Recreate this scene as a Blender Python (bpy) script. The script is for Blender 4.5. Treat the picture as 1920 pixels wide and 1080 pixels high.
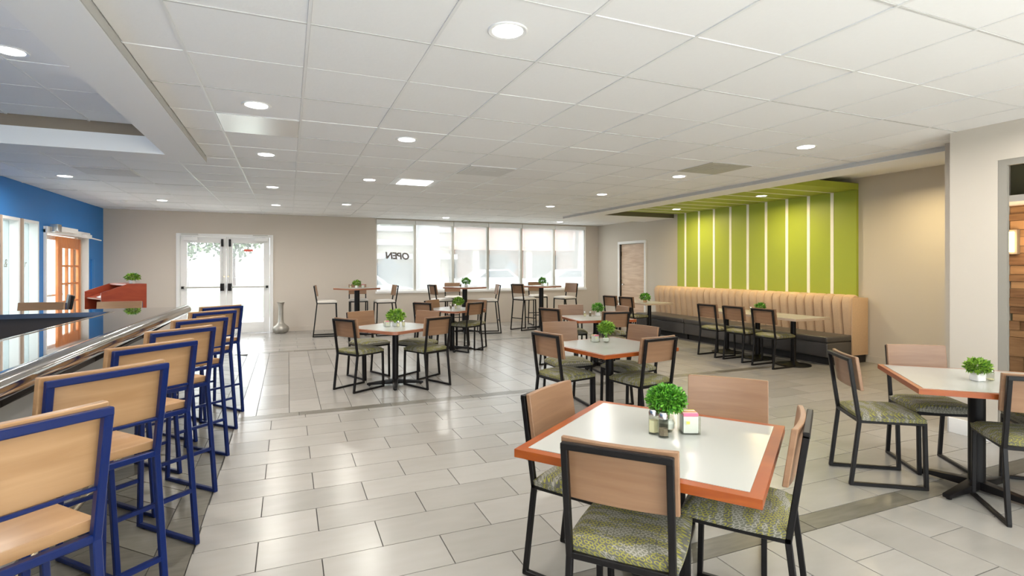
import bpy, bmesh, math, random
from mathutils import Vector, Matrix
random.seed(7)
R = math.radians
PI = math.pi
for o in list(bpy.data.objects): bpy.data.objects.remove(o)
S = bpy.context.scene
COL = S.collection

# ---------------------------------------------------------------- camera
YAW = 0.3993
cam = bpy.data.cameras.new('camera')
cam.sensor_width = 36.0
cam.lens = 36.0 * 994.4 / 1920.0
cam.shift_y = -(540.0 - 501.2) / 1920.0
cam.clip_start = 0.05
cam.clip_end = 300
co = bpy.data.objects.new('camera', cam)
COL.objects.link(co)
co.location = (0, 0, 1.45)
co.rotation_euler = (R(90), 0, -YAW)
S.camera = co

# ---------------------------------------------------------------- world, sun, exposure
w = bpy.data.worlds.new('sky')
S.world = w
w.use_nodes = True
bg = w.node_tree.nodes['Background']
bg.inputs[0].default_value = (0.93, 0.96, 1.0, 1)
bg.inputs[1].default_value = 5.2
LAMP_W = 13.0            # each recessed downlight
LAMP_COL = (1.0, 0.95, 0.885)
sun = bpy.data.lights.new('sun', 'SUN')
sun.energy = 9.0
sun.angle = R(3)
so = bpy.data.objects.new('sun', sun)
COL.objects.link(so)
so.rotation_euler = (R(28), 0, R(12))      # high, from behind the viewpoint onto the street
S.view_settings.view_transform = 'Standard'
S.view_settings.look = 'None'
S.view_settings.exposure = 0.50
S.view_settings.gamma = 1.0
S.view_settings.use_curve_mapping = False

# ---------------------------------------------------------------- materials
M = {}
def nt(name):
    m = bpy.data.materials.new(name); m.use_nodes = True
    M[name] = m
    return m, m.node_tree, m.node_tree.nodes['Principled BSDF']
def mat(name, col, rough=0.5, metal=0.0, spec=0.5, emit=None, es=1.0, noise=0.0, nscale=8.0, bump=0.0, bscale=60.0, coat=0.0):
    m, t, b = nt(name)
    b.inputs['Base Color'].default_value = (*col, 1)
    b.inputs['Roughness'].default_value = rough
    b.inputs['Metallic'].default_value = metal
    b.inputs['Specular IOR Level'].default_value = spec
    b.inputs['Coat Weight'].default_value = coat
    if emit:
        b.inputs['Emission Color'].default_value = (*emit, 1)
        b.inputs['Emission Strength'].default_value = es
    tc = t.nodes.new('ShaderNodeTexCoord')
    if noise > 0:
        n = t.nodes.new('ShaderNodeTexNoise'); n.inputs['Scale'].default_value = nscale; n.inputs['Detail'].default_value = 4
        t.links.new(tc.outputs['Object'], n.inputs['Vector'])
        mx = t.nodes.new('ShaderNodeMix'); mx.data_type = 'RGBA'
        t.links.new(n.outputs['Fac'], mx.inputs['Factor'])
        mx.inputs['A'].default_value = (*[max(0, c * (1 - noise)) for c in col], 1)
        mx.inputs['B'].default_value = (*[min(1, c * (1 + noise)) for c in col], 1)
        t.links.new(mx.outputs['Result'], b.inputs['Base Color'])
    if bump > 0:
        n = t.nodes.new('ShaderNodeTexNoise'); n.inputs['Scale'].default_value = bscale; n.inputs['Detail'].default_value = 3
        t.links.new(tc.outputs['Object'], n.inputs['Vector'])
        bp = t.nodes.new('ShaderNodeBump'); bp.inputs['Strength'].default_value = bump; bp.inputs['Distance'].default_value = 0.01
        t.links.new(n.outputs['Fac'], bp.inputs['Height'])
        t.links.new(bp.outputs['Normal'], b.inputs['Normal'])
    return m
def wood(name, c1, c2, rough=0.4, scale=(2, 14, 14), coat=0.0):
    m, t, b = nt(name)
    tc = t.nodes.new('ShaderNodeTexCoord'); mp = t.nodes.new('ShaderNodeMapping')
    mp.inputs['Scale'].default_value = scale
    n = t.nodes.new('ShaderNodeTexNoise'); n.inputs['Scale'].default_value = 1.6; n.inputs['Detail'].default_value = 6; n.inputs['Distortion'].default_value = 0.7
    r = t.nodes.new('ShaderNodeValToRGB')
    r.color_ramp.elements[0].position = .3; r.color_ramp.elements[1].position = .7
    r.color_ramp.elements[0].color = (*c1, 1); r.color_ramp.elements[1].color = (*c2, 1)
    t.links.new(tc.outputs['Object'], mp.inputs[0]); t.links.new(mp.outputs[0], n.inputs['Vector'])
    t.links.new(n.outputs['Fac'], r.inputs[0]); t.links.new(r.outputs[0], b.inputs['Base Color'])
    b.inputs['Roughness'].default_value = rough
    b.inputs['Coat Weight'].default_value = coat
    return m
def toned(name, c1, c2, rough, grain=(3, 3, 3), amp=0.5, spec=0.5, rough_amp=0.0, bump=0.0):
    # colour between c1 and c2 from the per-piece 'tone' attribute plus fine grain
    m, t, b = nt(name)
    at = t.nodes.new('ShaderNodeAttribute'); at.attribute_name = 'tone'
    tc = t.nodes.new('ShaderNodeTexCoord'); mp = t.nodes.new('ShaderNodeMapping'); mp.inputs['Scale'].default_value = grain
    n = t.nodes.new('ShaderNodeTexNoise'); n.inputs['Scale'].default_value = 1.5; n.inputs['Detail'].default_value = 6
    t.links.new(tc.outputs['Object'], mp.inputs[0]); t.links.new(mp.outputs[0], n.inputs['Vector'])
    a = t.nodes.new('ShaderNodeMath'); a.operation = 'MULTIPLY_ADD'
    t.links.new(n.outputs['Fac'], a.inputs[0]); a.inputs[1].default_value = amp * 2; a.inputs[2].default_value = -amp
    s = t.nodes.new('ShaderNodeMath'); s.operation = 'ADD'; s.use_clamp = True
    t.links.new(a.outputs[0], s.inputs[0]); t.links.new(at.outputs['Fac'], s.inputs[1])
    mx = t.nodes.new('ShaderNodeMix'); mx.data_type = 'RGBA'
    mx.inputs['A'].default_value = (*c1, 1); mx.inputs['B'].default_value = (*c2, 1)
    t.links.new(s.outputs[0], mx.inputs['Factor']); t.links.new(mx.outputs['Result'], b.inputs['Base Color'])
    b.inputs['Roughness'].default_value = rough; b.inputs['Specular IOR Level'].default_value = spec
    if bump > 0:
        bp = t.nodes.new('ShaderNodeBump'); bp.inputs['Strength'].default_value = bump; bp.inputs['Distance'].default_value = .002
        t.links.new(n.outputs['Fac'], bp.inputs['Height']); t.links.new(bp.outputs['Normal'], b.inputs['Normal'])
    return m

mat('wall_beige', (0.61, 0.54, 0.46), 0.75, bump=.05, bscale=200)
mat('wall_light', (0.58, 0.525, 0.445), 0.75, bump=.05, bscale=200)
mat('blue_paint', (0.012, 0.19, 0.55), 0.5)
mat('white_paint', (0.82, 0.81, 0.79), 0.5)
mat('soffit_white', (0.92, 0.915, 0.90), 0.7)
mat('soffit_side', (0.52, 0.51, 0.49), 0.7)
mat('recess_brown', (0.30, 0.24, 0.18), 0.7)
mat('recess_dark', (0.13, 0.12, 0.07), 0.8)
toned('ceiling_tile', (0.89, 0.885, 0.875), (0.93, 0.927, 0.92), 0.85, (30, 30, 30), 0.25, bump=.3)
mat('grid_white', (0.84, 0.84, 0.83), 0.35)
mat('grid_grey', (0.62, 0.61, 0.59), 0.8)  # grey of the slab, deck and every other cross rail
toned('floor_tile', (0.292, 0.274, 0.247), (0.348, 0.328, 0.300), 0.25, (2.5, 8, 3), 0.5, spec=.5, bump=.15)
toned('wood_tile', (0.10, 0.09, 0.07), (0.21, 0.195, 0.16), 0.3, (4, 22, 4), 0.6, spec=.5, bump=.2)
mat('grout', (0.05, 0.047, 0.042), 0.9)
mat('green_paint', (0.35, 0.42, 0.04), 0.5)
mat('green_stripe', (0.88, 0.87, 0.80), 0.4)
mat('banquette_fabric', (0.62, 0.43, 0.275), 0.85, noise=.12, nscale=60, bump=.25, bscale=250)
mat('black_vinyl', (0.075, 0.068, 0.064), 0.38, noise=.2, nscale=6, bump=.1)
mat('toe_black', (0.02, 0.018, 0.018), 0.6)
mat('black_metal', (0.008, 0.007, 0.007), 0.38, spec=.22)
mat('blue_metal', (0.0015, 0.011, 0.080), 0.3, spec=.35)
wood('chair_wood', (0.225, 0.12, 0.063), (0.276, 0.155, 0.085), 0.38, (2, 10, 22))
wood('stool_wood', (0.33, 0.182, 0.082), (0.42, 0.25, 0.125), 0.33, (2, 9, 16), coat=.2)
wood('red_edge_wood', (0.26, 0.10, 0.055), (0.33, 0.14, 0.08), 0.35, (3, 3, 20))
wood('edge_wood', (0.24, 0.044, 0.004), (0.32, 0.074, 0.008), 0.38, (3, 3, 20), coat=.2)
wood('lectern_wood', (0.30, 0.035, 0.010), (0.38, 0.058, 0.017), 0.35, (3, 3, 10), coat=.2)
wood('door_wood', (0.54, 0.37, 0.25), (0.74, 0.58, 0.43), 0.45, (1.0, 1.0, 9))
wood('orange_wood', (0.50, 0.15, 0.035), (0.62, 0.22, 0.06), 0.4, (3, 10, 3))
mat('table_white', (0.425, 0.43, 0.40), 0.22, spec=.5)
mat('lectern_dark', (0.03, 0.015, 0.01), 0.6)
mat('paper', (0.85, 0.84, 0.82), 0.7)
mat('chrome', (0.50, 0.48, 0.455), 0.10, metal=1.0)
mat('granite', (0.014, 0.012, 0.012), 0.02, spec=1.0, noise=.5, nscale=80, coat=1.0)
mat('bar_panel', (0.42, 0.42, 0.41), 0.45, metal=.3)
mat('bar_dark', (0.022, 0.014, 0.010), 0.5)
mat('brass_rail', (0.62, 0.52, 0.36), 0.25, metal=.8)
mat('steel', (0.55, 0.54, 0.52), 0.25, metal=1.0)
mat('silver_vase', (0.40, 0.375, 0.33), 0.4, metal=.6, noise=.2, nscale=10)
mat('white_ceramic', (0.82, 0.81, 0.79), 0.25)
toned('leaf_green', (0.015, 0.13, 0.006), (0.17, 0.46, 0.035), 0.5, (60, 60, 60), .15)
toned('leaf_lime', (0.03, 0.13, 0.01), (0.36, 0.58, 0.06), 0.5, (60, 60, 60), .15)
mat('stem_green', (0.16, 0.30, 0.05), 0.6)
mat('salt', (0.83, 0.76, 0.52), 0.9)
mat('pepper', (0.22, 0.17, 0.12), 0.9, noise=.5, nscale=300)
mat('sweetener_pink', (0.80, 0.15, 0.25), 0.6)
mat('sweetener_yellow', (0.72, 0.75, 0.10), 0.6)
mat('terracotta', (0.60, 0.36, 0.22), 0.7)
mat('lamp_glow', (1, 1, 1), 0.5, emit=(1.0, 0.97, 0.93), es=9)
mat('panel_glow', (1, 1, 1), 0.5, emit=(1.0, 0.99, 0.96), es=2.0)
mat('sconce_glow', (1, 1, 1), 0.5, emit=(1.0, 0.72, 0.35), es=9)
mat('brushed_panel', (0.80, 0.80, 0.79), 0.25, metal=.35)
mat('vent_grey', (0.50, 0.49, 0.44), 0.5)
mat('vent_white', (0.74, 0.735, 0.72), 0.6)
mat('sign_grey', (0.16, 0.14, 0.125), 0.5)
mat('letter_grey', (0.35, 0.35, 0.28), 0.5)
mat('sticker_red', (0.75, 0.10, 0.06), 0.5)
mat('frame_tan', (0.47, 0.36, 0.27), 0.5)
toned('stone_plank', (0.16, 0.075, 0.03), (0.48, 0.27, 0.12), 0.7, (3, 3, 25), 0.5, bump=.5)
mat('dark_room', (0.24, 0.21, 0.17), 0.8)
mat('dark_frame', (0.30, 0.28, 0.24), 0.5)
# outdoors
mat('grass', (0.062, 0.088, 0.045), 0.9, noise=.3, nscale=2, bump=.4)
mat('asphalt', (0.11, 0.108, 0.10), 0.9, noise=.1, nscale=2)
mat('concrete', (0.34, 0.335, 0.325), 0.85, noise=.08, nscale=2)
mat('bounce_pale', (0.80, 0.79, 0.76), 0.85, noise=.08, nscale=2)  # high albedo so the added rear ground bounces light
mat('stucco_pink', (0.40, 0.24, 0.20), 0.85)
mat('stucco_cream', (0.42, 0.37, 0.30), 0.85)
mat('roof_grey', (0.20, 0.19, 0.17), 0.8)
mat('shop_glass', (0.12, 0.13, 0.14), 0.1)
mat('car_white', (0.33, 0.35, 0.38), 0.25, coat=.6)
mat('car_silver', (0.5, 0.52, 0.55), 0.25, metal=.4, coat=.6)
mat('car_glass', (0.06, 0.08, 0.10), 0.08)
mat('tyre', (0.03, 0.03, 0.03), 0.8)
mat('column_white', (0.42, 0.42, 0.44), 0.6)
mat('bark', (0.08, 0.06, 0.05), 0.9)
mat('tree_leaf', (0.07, 0.10, 0.05), 0.8, noise=.4, nscale=3)

def glass(name, tint=(1, 1, 1), refl=.5):
    m = bpy.data.materials.new(name); m.use_nodes = True; M[name] = m
    t = m.node_tree; t.nodes.clear()
    o = t.nodes.new('ShaderNodeOutputMaterial'); a = t.nodes.new('ShaderNodeBsdfTransparent'); g = t.nodes.new('ShaderNodeBsdfGlossy')
    f = t.nodes.new('ShaderNodeFresnel'); f.inputs[0].default_value = 1.35; x = t.nodes.new('ShaderNodeMixShader')
    a.inputs[0].default_value = (*tint, 1); g.inputs['Roughness'].default_value = 0.02; g.inputs[0].default_value = (refl, refl, refl, 1)
    ge = t.nodes.new('ShaderNodeNewGeometry'); mu = t.nodes.new('ShaderNodeMath'); mu.operation = 'SUBTRACT'; mu.use_clamp = True
    t.links.new(f.outputs[0], mu.inputs[0]); t.links.new(ge.outputs['Backfacing'], mu.inputs[1])
    t.links.new(mu.outputs[0], x.inputs[0]); t.links.new(a.outputs[0], x.inputs[1]); t.links.new(g.outputs[0], x.inputs[2]); t.links.new(x.outputs[0], o.inputs[0])
glass('clear_glass', (.95, .97, .96), .8)
glass('jar_glass', (.90, .91, .88), 1.0)
glass('grey_glass', (.62, .68, .68), 1.0)
def shade_mat():
    m = bpy.data.materials.new('roller_shade'); m.use_nodes = True; M['roller_shade'] = m
    t = m.node_tree; t.nodes.clear()
    o = t.nodes.new('ShaderNodeOutputMaterial'); a = t.nodes.new('ShaderNodeBsdfTransparent'); l = t.nodes.new('ShaderNodeBsdfTranslucent'); d = t.nodes.new('ShaderNodeBsdfDiffuse')
    l.inputs[0].default_value = (.44, .44, .43, 1); d.inputs[0].default_value = (.7, .69, .66, 1); a.inputs[0].default_value = (1, 1, 1, 1)
    x = t.nodes.new('ShaderNodeMixShader'); x.inputs[0].default_value = .25
    t.links.new(l.outputs[0], x.inputs[1]); t.links.new(d.outputs[0], x.inputs[2])
    y = t.nodes.new('ShaderNodeMixShader'); y.inputs[0].default_value = .52
    t.links.new(a.outputs[0], y.inputs[1]); t.links.new(x.outputs[0], y.inputs[2]); t.links.new(y.outputs[0], o.inputs[0])
shade_mat()
def glare_veil():  # translucent share lays a white glare veil over the view outdoors
    m = M['clear_glass'].copy(); m.name = 'veiled_glass'; M['veiled_glass'] = m; t = m.node_tree
    o = [n for n in t.nodes if n.type == 'OUTPUT_MATERIAL'][0]; src = o.inputs[0].links[0].from_socket
    l = t.nodes.new('ShaderNodeBsdfTranslucent'); l.inputs[0].default_value = (1, 1, 1, 1); x = t.nodes.new('ShaderNodeMixShader'); x.inputs[0].default_value = .05
    t.links.new(src, x.inputs[1]); t.links.new(l.outputs[0], x.inputs[2]); t.links.new(x.outputs[0], o.inputs[0])
glare_veil()
def fabric():
    m, t, b = nt('seat_fabric')
    tc = t.nodes.new('ShaderNodeTexCoord')
    N = lambda s: t.nodes.new(s)
    v = N('ShaderNodeTexVoronoi'); v.inputs['Scale'].default_value = 46; v.voronoi_dimensions = '2D'; v.inputs['Randomness'].default_value = 0.25
    sx = N('ShaderNodeSeparateXYZ'); cx = N('ShaderNodeCombineXYZ'); t.links.new(tc.outputs['Object'], sx.inputs[0])
    for k in (0, 1):
        ad = N('ShaderNodeMath'); ad.operation = 'ADD'; t.links.new(sx.outputs[k], ad.inputs[0]); t.links.new(sx.outputs[2], ad.inputs[1]); t.links.new(ad.outputs[0], cx.inputs[k])
    t.links.new(cx.outputs[0], v.inputs['Vector'])
    s1 = N('ShaderNodeMath'); s1.operation = 'SUBTRACT'; s1.inputs[1].default_value = .36; t.links.new(v.outputs['Distance'], s1.inputs[0])
    s2 = N('ShaderNodeMath'); s2.operation = 'ABSOLUTE'; t.links.new(s1.outputs[0], s2.inputs[0])
    s3 = N('ShaderNodeMath'); s3.operation = 'LESS_THAN'; s3.inputs[1].default_value = .095; t.links.new(s2.outputs[0], s3.inputs[0])
    mp = N('ShaderNodeMapping'); mp.inputs['Scale'].default_value = (4, 14, 4); t.links.new(tc.outputs['Object'], mp.inputs[0])
    n = N('ShaderNodeTexNoise'); n.inputs['Scale'].default_value = 2.2; n.inputs['Detail'].default_value = 3; t.links.new(mp.outputs[0], n.inputs['Vector'])
    r = N('ShaderNodeValToRGB'); r.color_ramp.elements[0].color = (.095, .09, .074, 1); r.color_ramp.elements[1].color = (.16, .152, .11, 1)
    r.color_ramp.elements[0].position = .38; r.color_ramp.elements[1].position = .62
    t.links.new(n.outputs['Fac'], r.inputs[0])
    r2 = N('ShaderNodeValToRGB'); r2.color_ramp.interpolation = 'CONSTANT'
    r2.color_ramp.elements[0].color = (.27, .25, .045, 1); r2.color_ramp.elements[1].color = (.30, .28, .23, 1); r2.color_ramp.elements[1].position = .5
    t.links.new(n.outputs['Fac'], r2.inputs[0])
    mx = N('ShaderNodeMix'); mx.data_type = 'RGBA'
    t.links.new(s3.outputs[0], mx.inputs['Factor']); t.links.new(r.outputs[0], mx.inputs['A']); t.links.new(r2.outputs[0], mx.inputs['B'])
    t.links.new(mx.outputs['Result'], b.inputs['Base Color']); b.inputs['Roughness'].default_value = .85
fabric()

# ---------------------------------------------------------------- mesh builder
class MB:
    def __init__(s): s.v = []; s.f = []; s.t = []
    def add(s, vs, fs, tone=.5):
        o = len(s.v); s.v += [tuple(v) for v in vs]; s.f += [tuple(o + i for i in f) for f in fs]; s.t += [tone] * len(vs)
        return s
    def box(s, x0, x1, y0, y1, z0, z1, tone=.5):
        return s.add([(x0, y0, z0), (x1, y0, z0), (x1, y1, z0), (x0, y1, z0), (x0, y0, z1), (x1, y0, z1), (x1, y1, z1), (x0, y1, z1)],
                     [(3, 2, 1, 0), (4, 5, 6, 7), (0, 1, 5, 4), (1, 2, 6, 5), (2, 3, 7, 6), (3, 0, 4, 7)], tone)
    def bar(s, p, q, wd, ht=None, up=(0, 0, 1)):
        ht = ht or wd; p = Vector(p); q = Vector(q); d = (q - p).normalized(); up = Vector(up)
        if abs(d.dot(up)) > .95: up = Vector((0, 1, 0))
        a = d.cross(up).normalized() * wd / 2; b = a.cross(d).normalized() * ht / 2
        vs = [p - a - b, p + a - b, p + a + b, p - a + b, q - a - b, q + a - b, q + a + b, q - a + b]
        return s.add(vs, [(3, 2, 1, 0), (4, 5, 6, 7), (0, 1, 5, 4), (1, 2, 6, 5), (2, 3, 7, 6), (3, 0, 4, 7)])
    def tube(s, p, q, r, n=12, r2=None):
        p = Vector(p); q = Vector(q); d = (q - p).normalized(); up = Vector((0, 0, 1)) if abs(d.z) < .9 else Vector((1, 0, 0))
        a = d.cross(up).normalized(); b = a.cross(d).normalized(); r2 = r if r2 is None else r2
        vs = [p + (a * math.cos(2 * PI * i / n) + b * math.sin(2 * PI * i / n)) * r for i in range(n)] + [q + (a * math.cos(2 * PI * i / n) + b * math.sin(2 * PI * i / n)) * r2 for i in range(n)]
        fs = [(i, (i + 1) % n, n + (i + 1) % n, n + i) for i in range(n)] + [tuple(range(n))[::-1], tuple(range(n, 2 * n))]
        return s.add(vs, fs)
    def lathe(s, prof, cx=0, cy=0, n=24, z0=0):
        vs = []; fs = []
        for r, z in prof: vs += [(cx + r * math.cos(2 * PI * i / n), cy + r * math.sin(2 * PI * i / n), z0 + z) for i in range(n)]
        for k in range(len(prof) - 1): fs += [(k * n + i, k * n + (i + 1) % n, (k + 1) * n + (i + 1) % n, (k + 1) * n + i) for i in range(n)]
        fs += [tuple(range(n))[::-1], tuple(range((len(prof) - 1) * n, len(prof) * n))]
        return s.add(vs, fs)
    def prism(s, pts, z0, z1, tone=.5):
        n = len(pts)
        return s.add([(x, y, z0) for x, y in pts] + [(x, y, z1) for x, y in pts],
                     [tuple(range(n))[::-1], tuple(range(n, 2 * n))] + [(i, (i + 1) % n, n + (i + 1) % n, n + i) for i in range(n)], tone)
    def prism_x(s, pts, x0, x1):   # pts are (y, z)
        n = len(pts)
        return s.add([(x0, y, z) for y, z in pts] + [(x1, y, z) for y, z in pts],
                     [tuple(range(n)), tuple(range(n, 2 * n))[::-1]] + [(i, n + i, n + (i + 1) % n, (i + 1) % n) for i in range(n)])
    def xf(s, m):
        s.v = [tuple(m @ Vector(v)) for v in s.v]; return s
    def mesh(s, name, m, bevel=0, seg=2, tone=False):
        me = bpy.data.meshes.new(name); me.from_pydata(s.v, [], s.f)
        if tone:
            a = me.attributes.new('tone', 'FLOAT', 'POINT'); a.data.foreach_set('value', s.t)
        bm = bmesh.new(); bm.from_mesh(me)
        bmesh.ops.recalc_face_normals(bm, faces=bm.faces)
        if bevel > 0:
            ed = [e for e in bm.edges if len(e.link_faces) == 2 and e.calc_face_angle(0) > .5]
            bmesh.ops.bevel(bm, geom=ed, offset=bevel, segments=seg, affect='EDGES', profile=.6, clamp_overlap=True)
        bm.to_mesh(me); bm.free()
        me.materials.append(M[m]); me.shade_smooth(); me.set_sharp_from_angle(angle=.30 if bevel > 0 and seg <= 2 else .65)
        return me
    def obj(s, name, m, parent=None, bevel=0, seg=2, tone=False):
        o = bpy.data.objects.new(name, s.mesh(name, m, bevel, seg, tone)); COL.objects.link(o)
        if parent: o.parent = parent
        return o
def tag(o, label=None, cat=None, group=None, kind=None):
    if label: o['label'] = label
    if cat: o['category'] = cat
    if group: o['group'] = group
    if kind: o['kind'] = kind
    return o
def empty(name, loc=(0, 0, 0), rz=0, label=None, cat=None, group=None, kind=None):
    o = bpy.data.objects.new(name, None); COL.objects.link(o); o.location = loc; o.rotation_euler = (0, 0, rz); o.empty_display_size = .1
    return tag(o, label, cat, group, kind)
KIDS = {}
def copy_tree(src, parent=None):
    c = src.copy(); COL.objects.link(c)
    if parent: c.parent = parent
    for ch in src.children: copy_tree(ch, c)
    return c
def struct(name, mb, m, parent=None, label=None, **k):
    o = mb.obj(name, m, parent, **k); tag(o, label, kind='structure')
    return o
def place(proto, used, loc, rz, label, group=None, cat=None):
    o = proto if not used[0] else copy_tree(proto)
    used[0] = True
    o.location = loc; o.rotation_euler = (0, 0, rz); o['label'] = label
    if group: o['group'] = group
    if cat: o['category'] = cat
    return o

# ================================================================ SETTING
XL, XR, YB, YN = -3.43, 8.18, 13.03, -1.7
H = 2.63
# projection helper used only to rank which tiles show largest from where one stands
def seen(x, y, z):
    r = math.cos(YAW) * x - math.sin(YAW) * y; d = math.sin(YAW) * x + math.cos(YAW) * y
    if d < .25: return None
    return 960 + 994.4 * r / d, 501.2 - 994.4 * (z - 1.45) / d
def area(pts, z):
    q = [seen(x, y, z) for x, y in pts]
    if any(p is None for p in q): 
        return 1e5 if sum(p is not None and -500 < p[0] < 2400 and -500 < p[1] < 1600 for p in q) else 0
    cx = sum(p[0] for p in q) / len(q); cy = sum(p[1] for p in q) / len(q)
    if not (-80 < cx < 2000 and -80 < cy < 1160): return 0
    return abs(sum(q[i][0] * q[(i + 1) % len(q)][1] - q[(i + 1) % len(q)][0] * q[i][1] for i in range(len(q)))) / 2
def clip(a, b): 
    r = (max(a[0], b[0]), min(a[1], b[1]), max(a[2], b[2]), min(a[3], b[3]))
    return r if r[1] - r[0] > .03 and r[3] - r[2] > .03 else None

# ---- floor
floor = struct('floor', MB().box(XL - .3, XR + .3, YN - .3, YB + .15, -.12, -.006), 'grout')
tiles = []    # (polygon, material)
def rect(x0, x1, y0, y1): return [(x0, y0), (x1, y0), (x1, y1), (x0, y1)]
G = .0027
def rows_x(x0, x1, y0, y1, m='floor_tile', j0=-.145, yo=0, L=.6, W_=.3):
    k = 0; y = y0 - yo
    while y < y1 - .02:
        off = j0 + (L / 2 if k % 2 else 0); x = off + math.floor((x0 - off) / L) * L
        while x < x1:
            c = clip((x, x + L, y, y + W_), (x0, x1, y0, y1))
            if c: tiles.append((rect(c[0] + G, c[1] - G, c[2] + G, c[3] - G), m))
            x += L
        y += W_; k += 1
def cols_y(x0, x1, y0, y1, m='floor_tile', i0=2.575, L=.6, W_=.3):
    x = i0 + math.floor((x0 - i0) / W_) * W_; k = 0
    while x < x1:
        y = y1 - (L / 2 if k % 2 else 0) - math.ceil((y1 - y0) / L) * L
        while y < y1 + L:
            c = clip((x, x + W_, y, y + L), (x0, x1, y0, y1))
            if c: tiles.append((rect(c[0] + G, c[1] - G, c[2] + G, c[3] - G), m))
            y += L
        x += W_; k += 1
XW = -.45
cols_y(XW, XR, YN, 2.05)
rows_x(XW, XR, 2.05, 2.20, 'wood_tile', j0=.0, L=.9, W_=.15)
rows_x(XW, XR, 2.20, 5.60)
rows_x(XW, XR, 5.60, 5.73, 'wood_tile', j0=.1, L=.9, W_=.13)
cols_y(XW, XR, 5.73, 9.86, i0=-.29, W_=.30)
rows_x(XL, XR, 9.86, 9.99, 'wood_tile', j0=.1, L=.9, W_=.13)
rows_x(XL, XR, 9.99, YB)
cols_y(XW - .17, XW, YN, 9.86, 'wood_tile', i0=XW - .17, L=.9, W_=.17)
# herringbone wood-look tiles beside the bar
hx0, hx1 = XL, XW - .17
def clip_poly(p, x0, x1, y0, y1):
    def cut(p, f, g):
        o = []
        for i in range(len(p)):
            a, b = p[i], p[(i + 1) % len(p)]; fa, fb = f(a), f(b)
            if fa >= 0: o.append(a)
            if (fa >= 0) != (fb >= 0):
                t = fa / (fa - fb); o.append((a[0] + (b[0] - a[0]) * t, a[1] + (b[1] - a[1]) * t))
        return o
    for f in (lambda q: q[0] - x0, lambda q: x1 - q[0], lambda q: q[1] - y0, lambda q: y1 - q[1]):
        p = cut(p, f, None)
        if len(p) < 3: return None
    return p
def herring(x0, x1, y0, y1, W_=.2, n=4):
    L = W_ * n; c = math.sqrt(.5)
    for a in range(-60, 90):
        for b in range(-14, 30):
            # horizontal piece at (a + ...) in the rotated lattice
            for kind in (0, 1):
                u0 = (a + b * n * 2 * 0) * W_; 
                if kind == 0: r = [(0, 0), (L, 0), (L, W_), (0, W_)]; ox, oy = a * W_ + b * 2 * L, a * W_
                else: r = [(0, 0), (W_, 0), (W_, L), (0, L)]; ox, oy = a * W_ + L + b * 2 * L, a * W_ - L + W_
                g = G
                r = [(ox + px + (g if px == 0 else -g), oy + py + (g if py == 0 else -g)) for px, py in r]
                p = [(x0 + (q[0] - q[1]) * c, y0 + (q[0] + q[1]) * c - 2) for q in r]
                if all(q[0] < x0 or q[0] > x1 or q[1] < y0 or q[1] > y1 for q in p): continue
                p = clip_poly(p, x0, x1 - G, y0, y1)
                if p: tiles.append((p, 'wood_tile'))
herring(-1.45, hx1, 0.6, 9.85)
rows_x(hx0, -1.45, 6.0, 9.86, 'wood_tile', W_=.2, L=.8)
rank = sorted(tiles, key=lambda t: -area(t[0], 0))
near, far = rank[:296], rank[296:]
for p, m in near: MB().prism(p, -.02, 0, random.random()).obj('floor_tile', m, floor, tone=True)
for m in ('floor_tile', 'wood_tile'):
    mb = MB()
    for p, mm in far:
        if mm == m: mb.prism(p, -.02, 0, random.random())
    o = mb.obj('floor_tiles', m, floor, tone=True); o['kind'] = 'stuff'

# ---- ceiling
ceil = struct('ceiling', MB().box(XL - .3, XR + .3, YN - .3, YB + .15, 3.0, 3.1), 'grid_grey')
T = .612; CX0, CY0 = -.5194, 2.1457
def cell(i, j): return CX0 + i * T, CX0 + (i + 1) * T, CY0 + j * T, CY0 + (j + 1) * T
regs = [(-.81, 5.89, YN, 6.53), (XL, 5.89, 6.53, 10.9), (XL, XR, 10.9, YB)]
ct = []
skip = {(0, 4), (3, 8), (8, 4)}
for i in range(-6, 16):
    for j in range(-8, 20):
        if (i, j) in skip: continue
        ps = [c for c in (clip(cell(i, j), r) for r in regs) if c]
        if len(ps) == 2 and abs(ps[0][0] - ps[1][0]) < 1e-4 and abs(ps[0][1] - ps[1][1]) < 1e-4: ps = [(ps[0][0], ps[0][1], ps[0][2], ps[1][3])]
        for c in ps: ct.append((c, H))
        c = clip(cell(i, j), (XL, -1.13, YN, 6.21))
        if c: ct.append((c, 2.84))
ct.sort(key=lambda c: -area(rect(*c[0]), c[1]))
g = .009
def ctile(mb, c, z):
    t = random.random(); dz = random.choice((0, 0, 0, .0015, .003))
    mb.box(c[0] + g, c[1] - g, c[2] + g, c[3] - g, z + .002 + dz, z + .02, t)
for c, z in ct[:296]:
    mb = MB(); ctile(mb, c, z); mb.obj('ceiling_tile', 'ceiling_tile', ceil, tone=True)
mb = MB()
for c, z in ct[296:]: ctile(mb, c, z)
mb.obj('ceiling_tiles', 'ceiling_tile', ceil, tone=True)['kind'] = 'stuff'
# suspended grid: one rail per line and region
for i in range(-5, 15):
    x = CX0 + i * T
    for r in regs:
        if r[0] < x < r[1]: MB().box(x - .008, x + .008, r[2], r[3], H - .001, H + .022).obj('grid_rail', 'grid_white', ceil)
    if XL < x < -1.13: MB().box(x - .008, x + .008, YN, 6.21, 2.839, 2.862).obj('grid_rail', 'grid_white', ceil)
for j in range(-6, 18):
    y = CY0 + j * T
    for r in regs:
        if r[2] < y < r[3]: MB().box(r[0], r[1], y - .006, y + .006, H + .0005, H + .022).obj('grid_rail', 'grid_grey' if j % 2 else 'grid_white', ceil)
    if y < 6.21: MB().box(XL, -1.13, y - .006, y + .006, 2.8405, 2.862).obj('grid_rail', 'grid_white', ceil)
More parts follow.
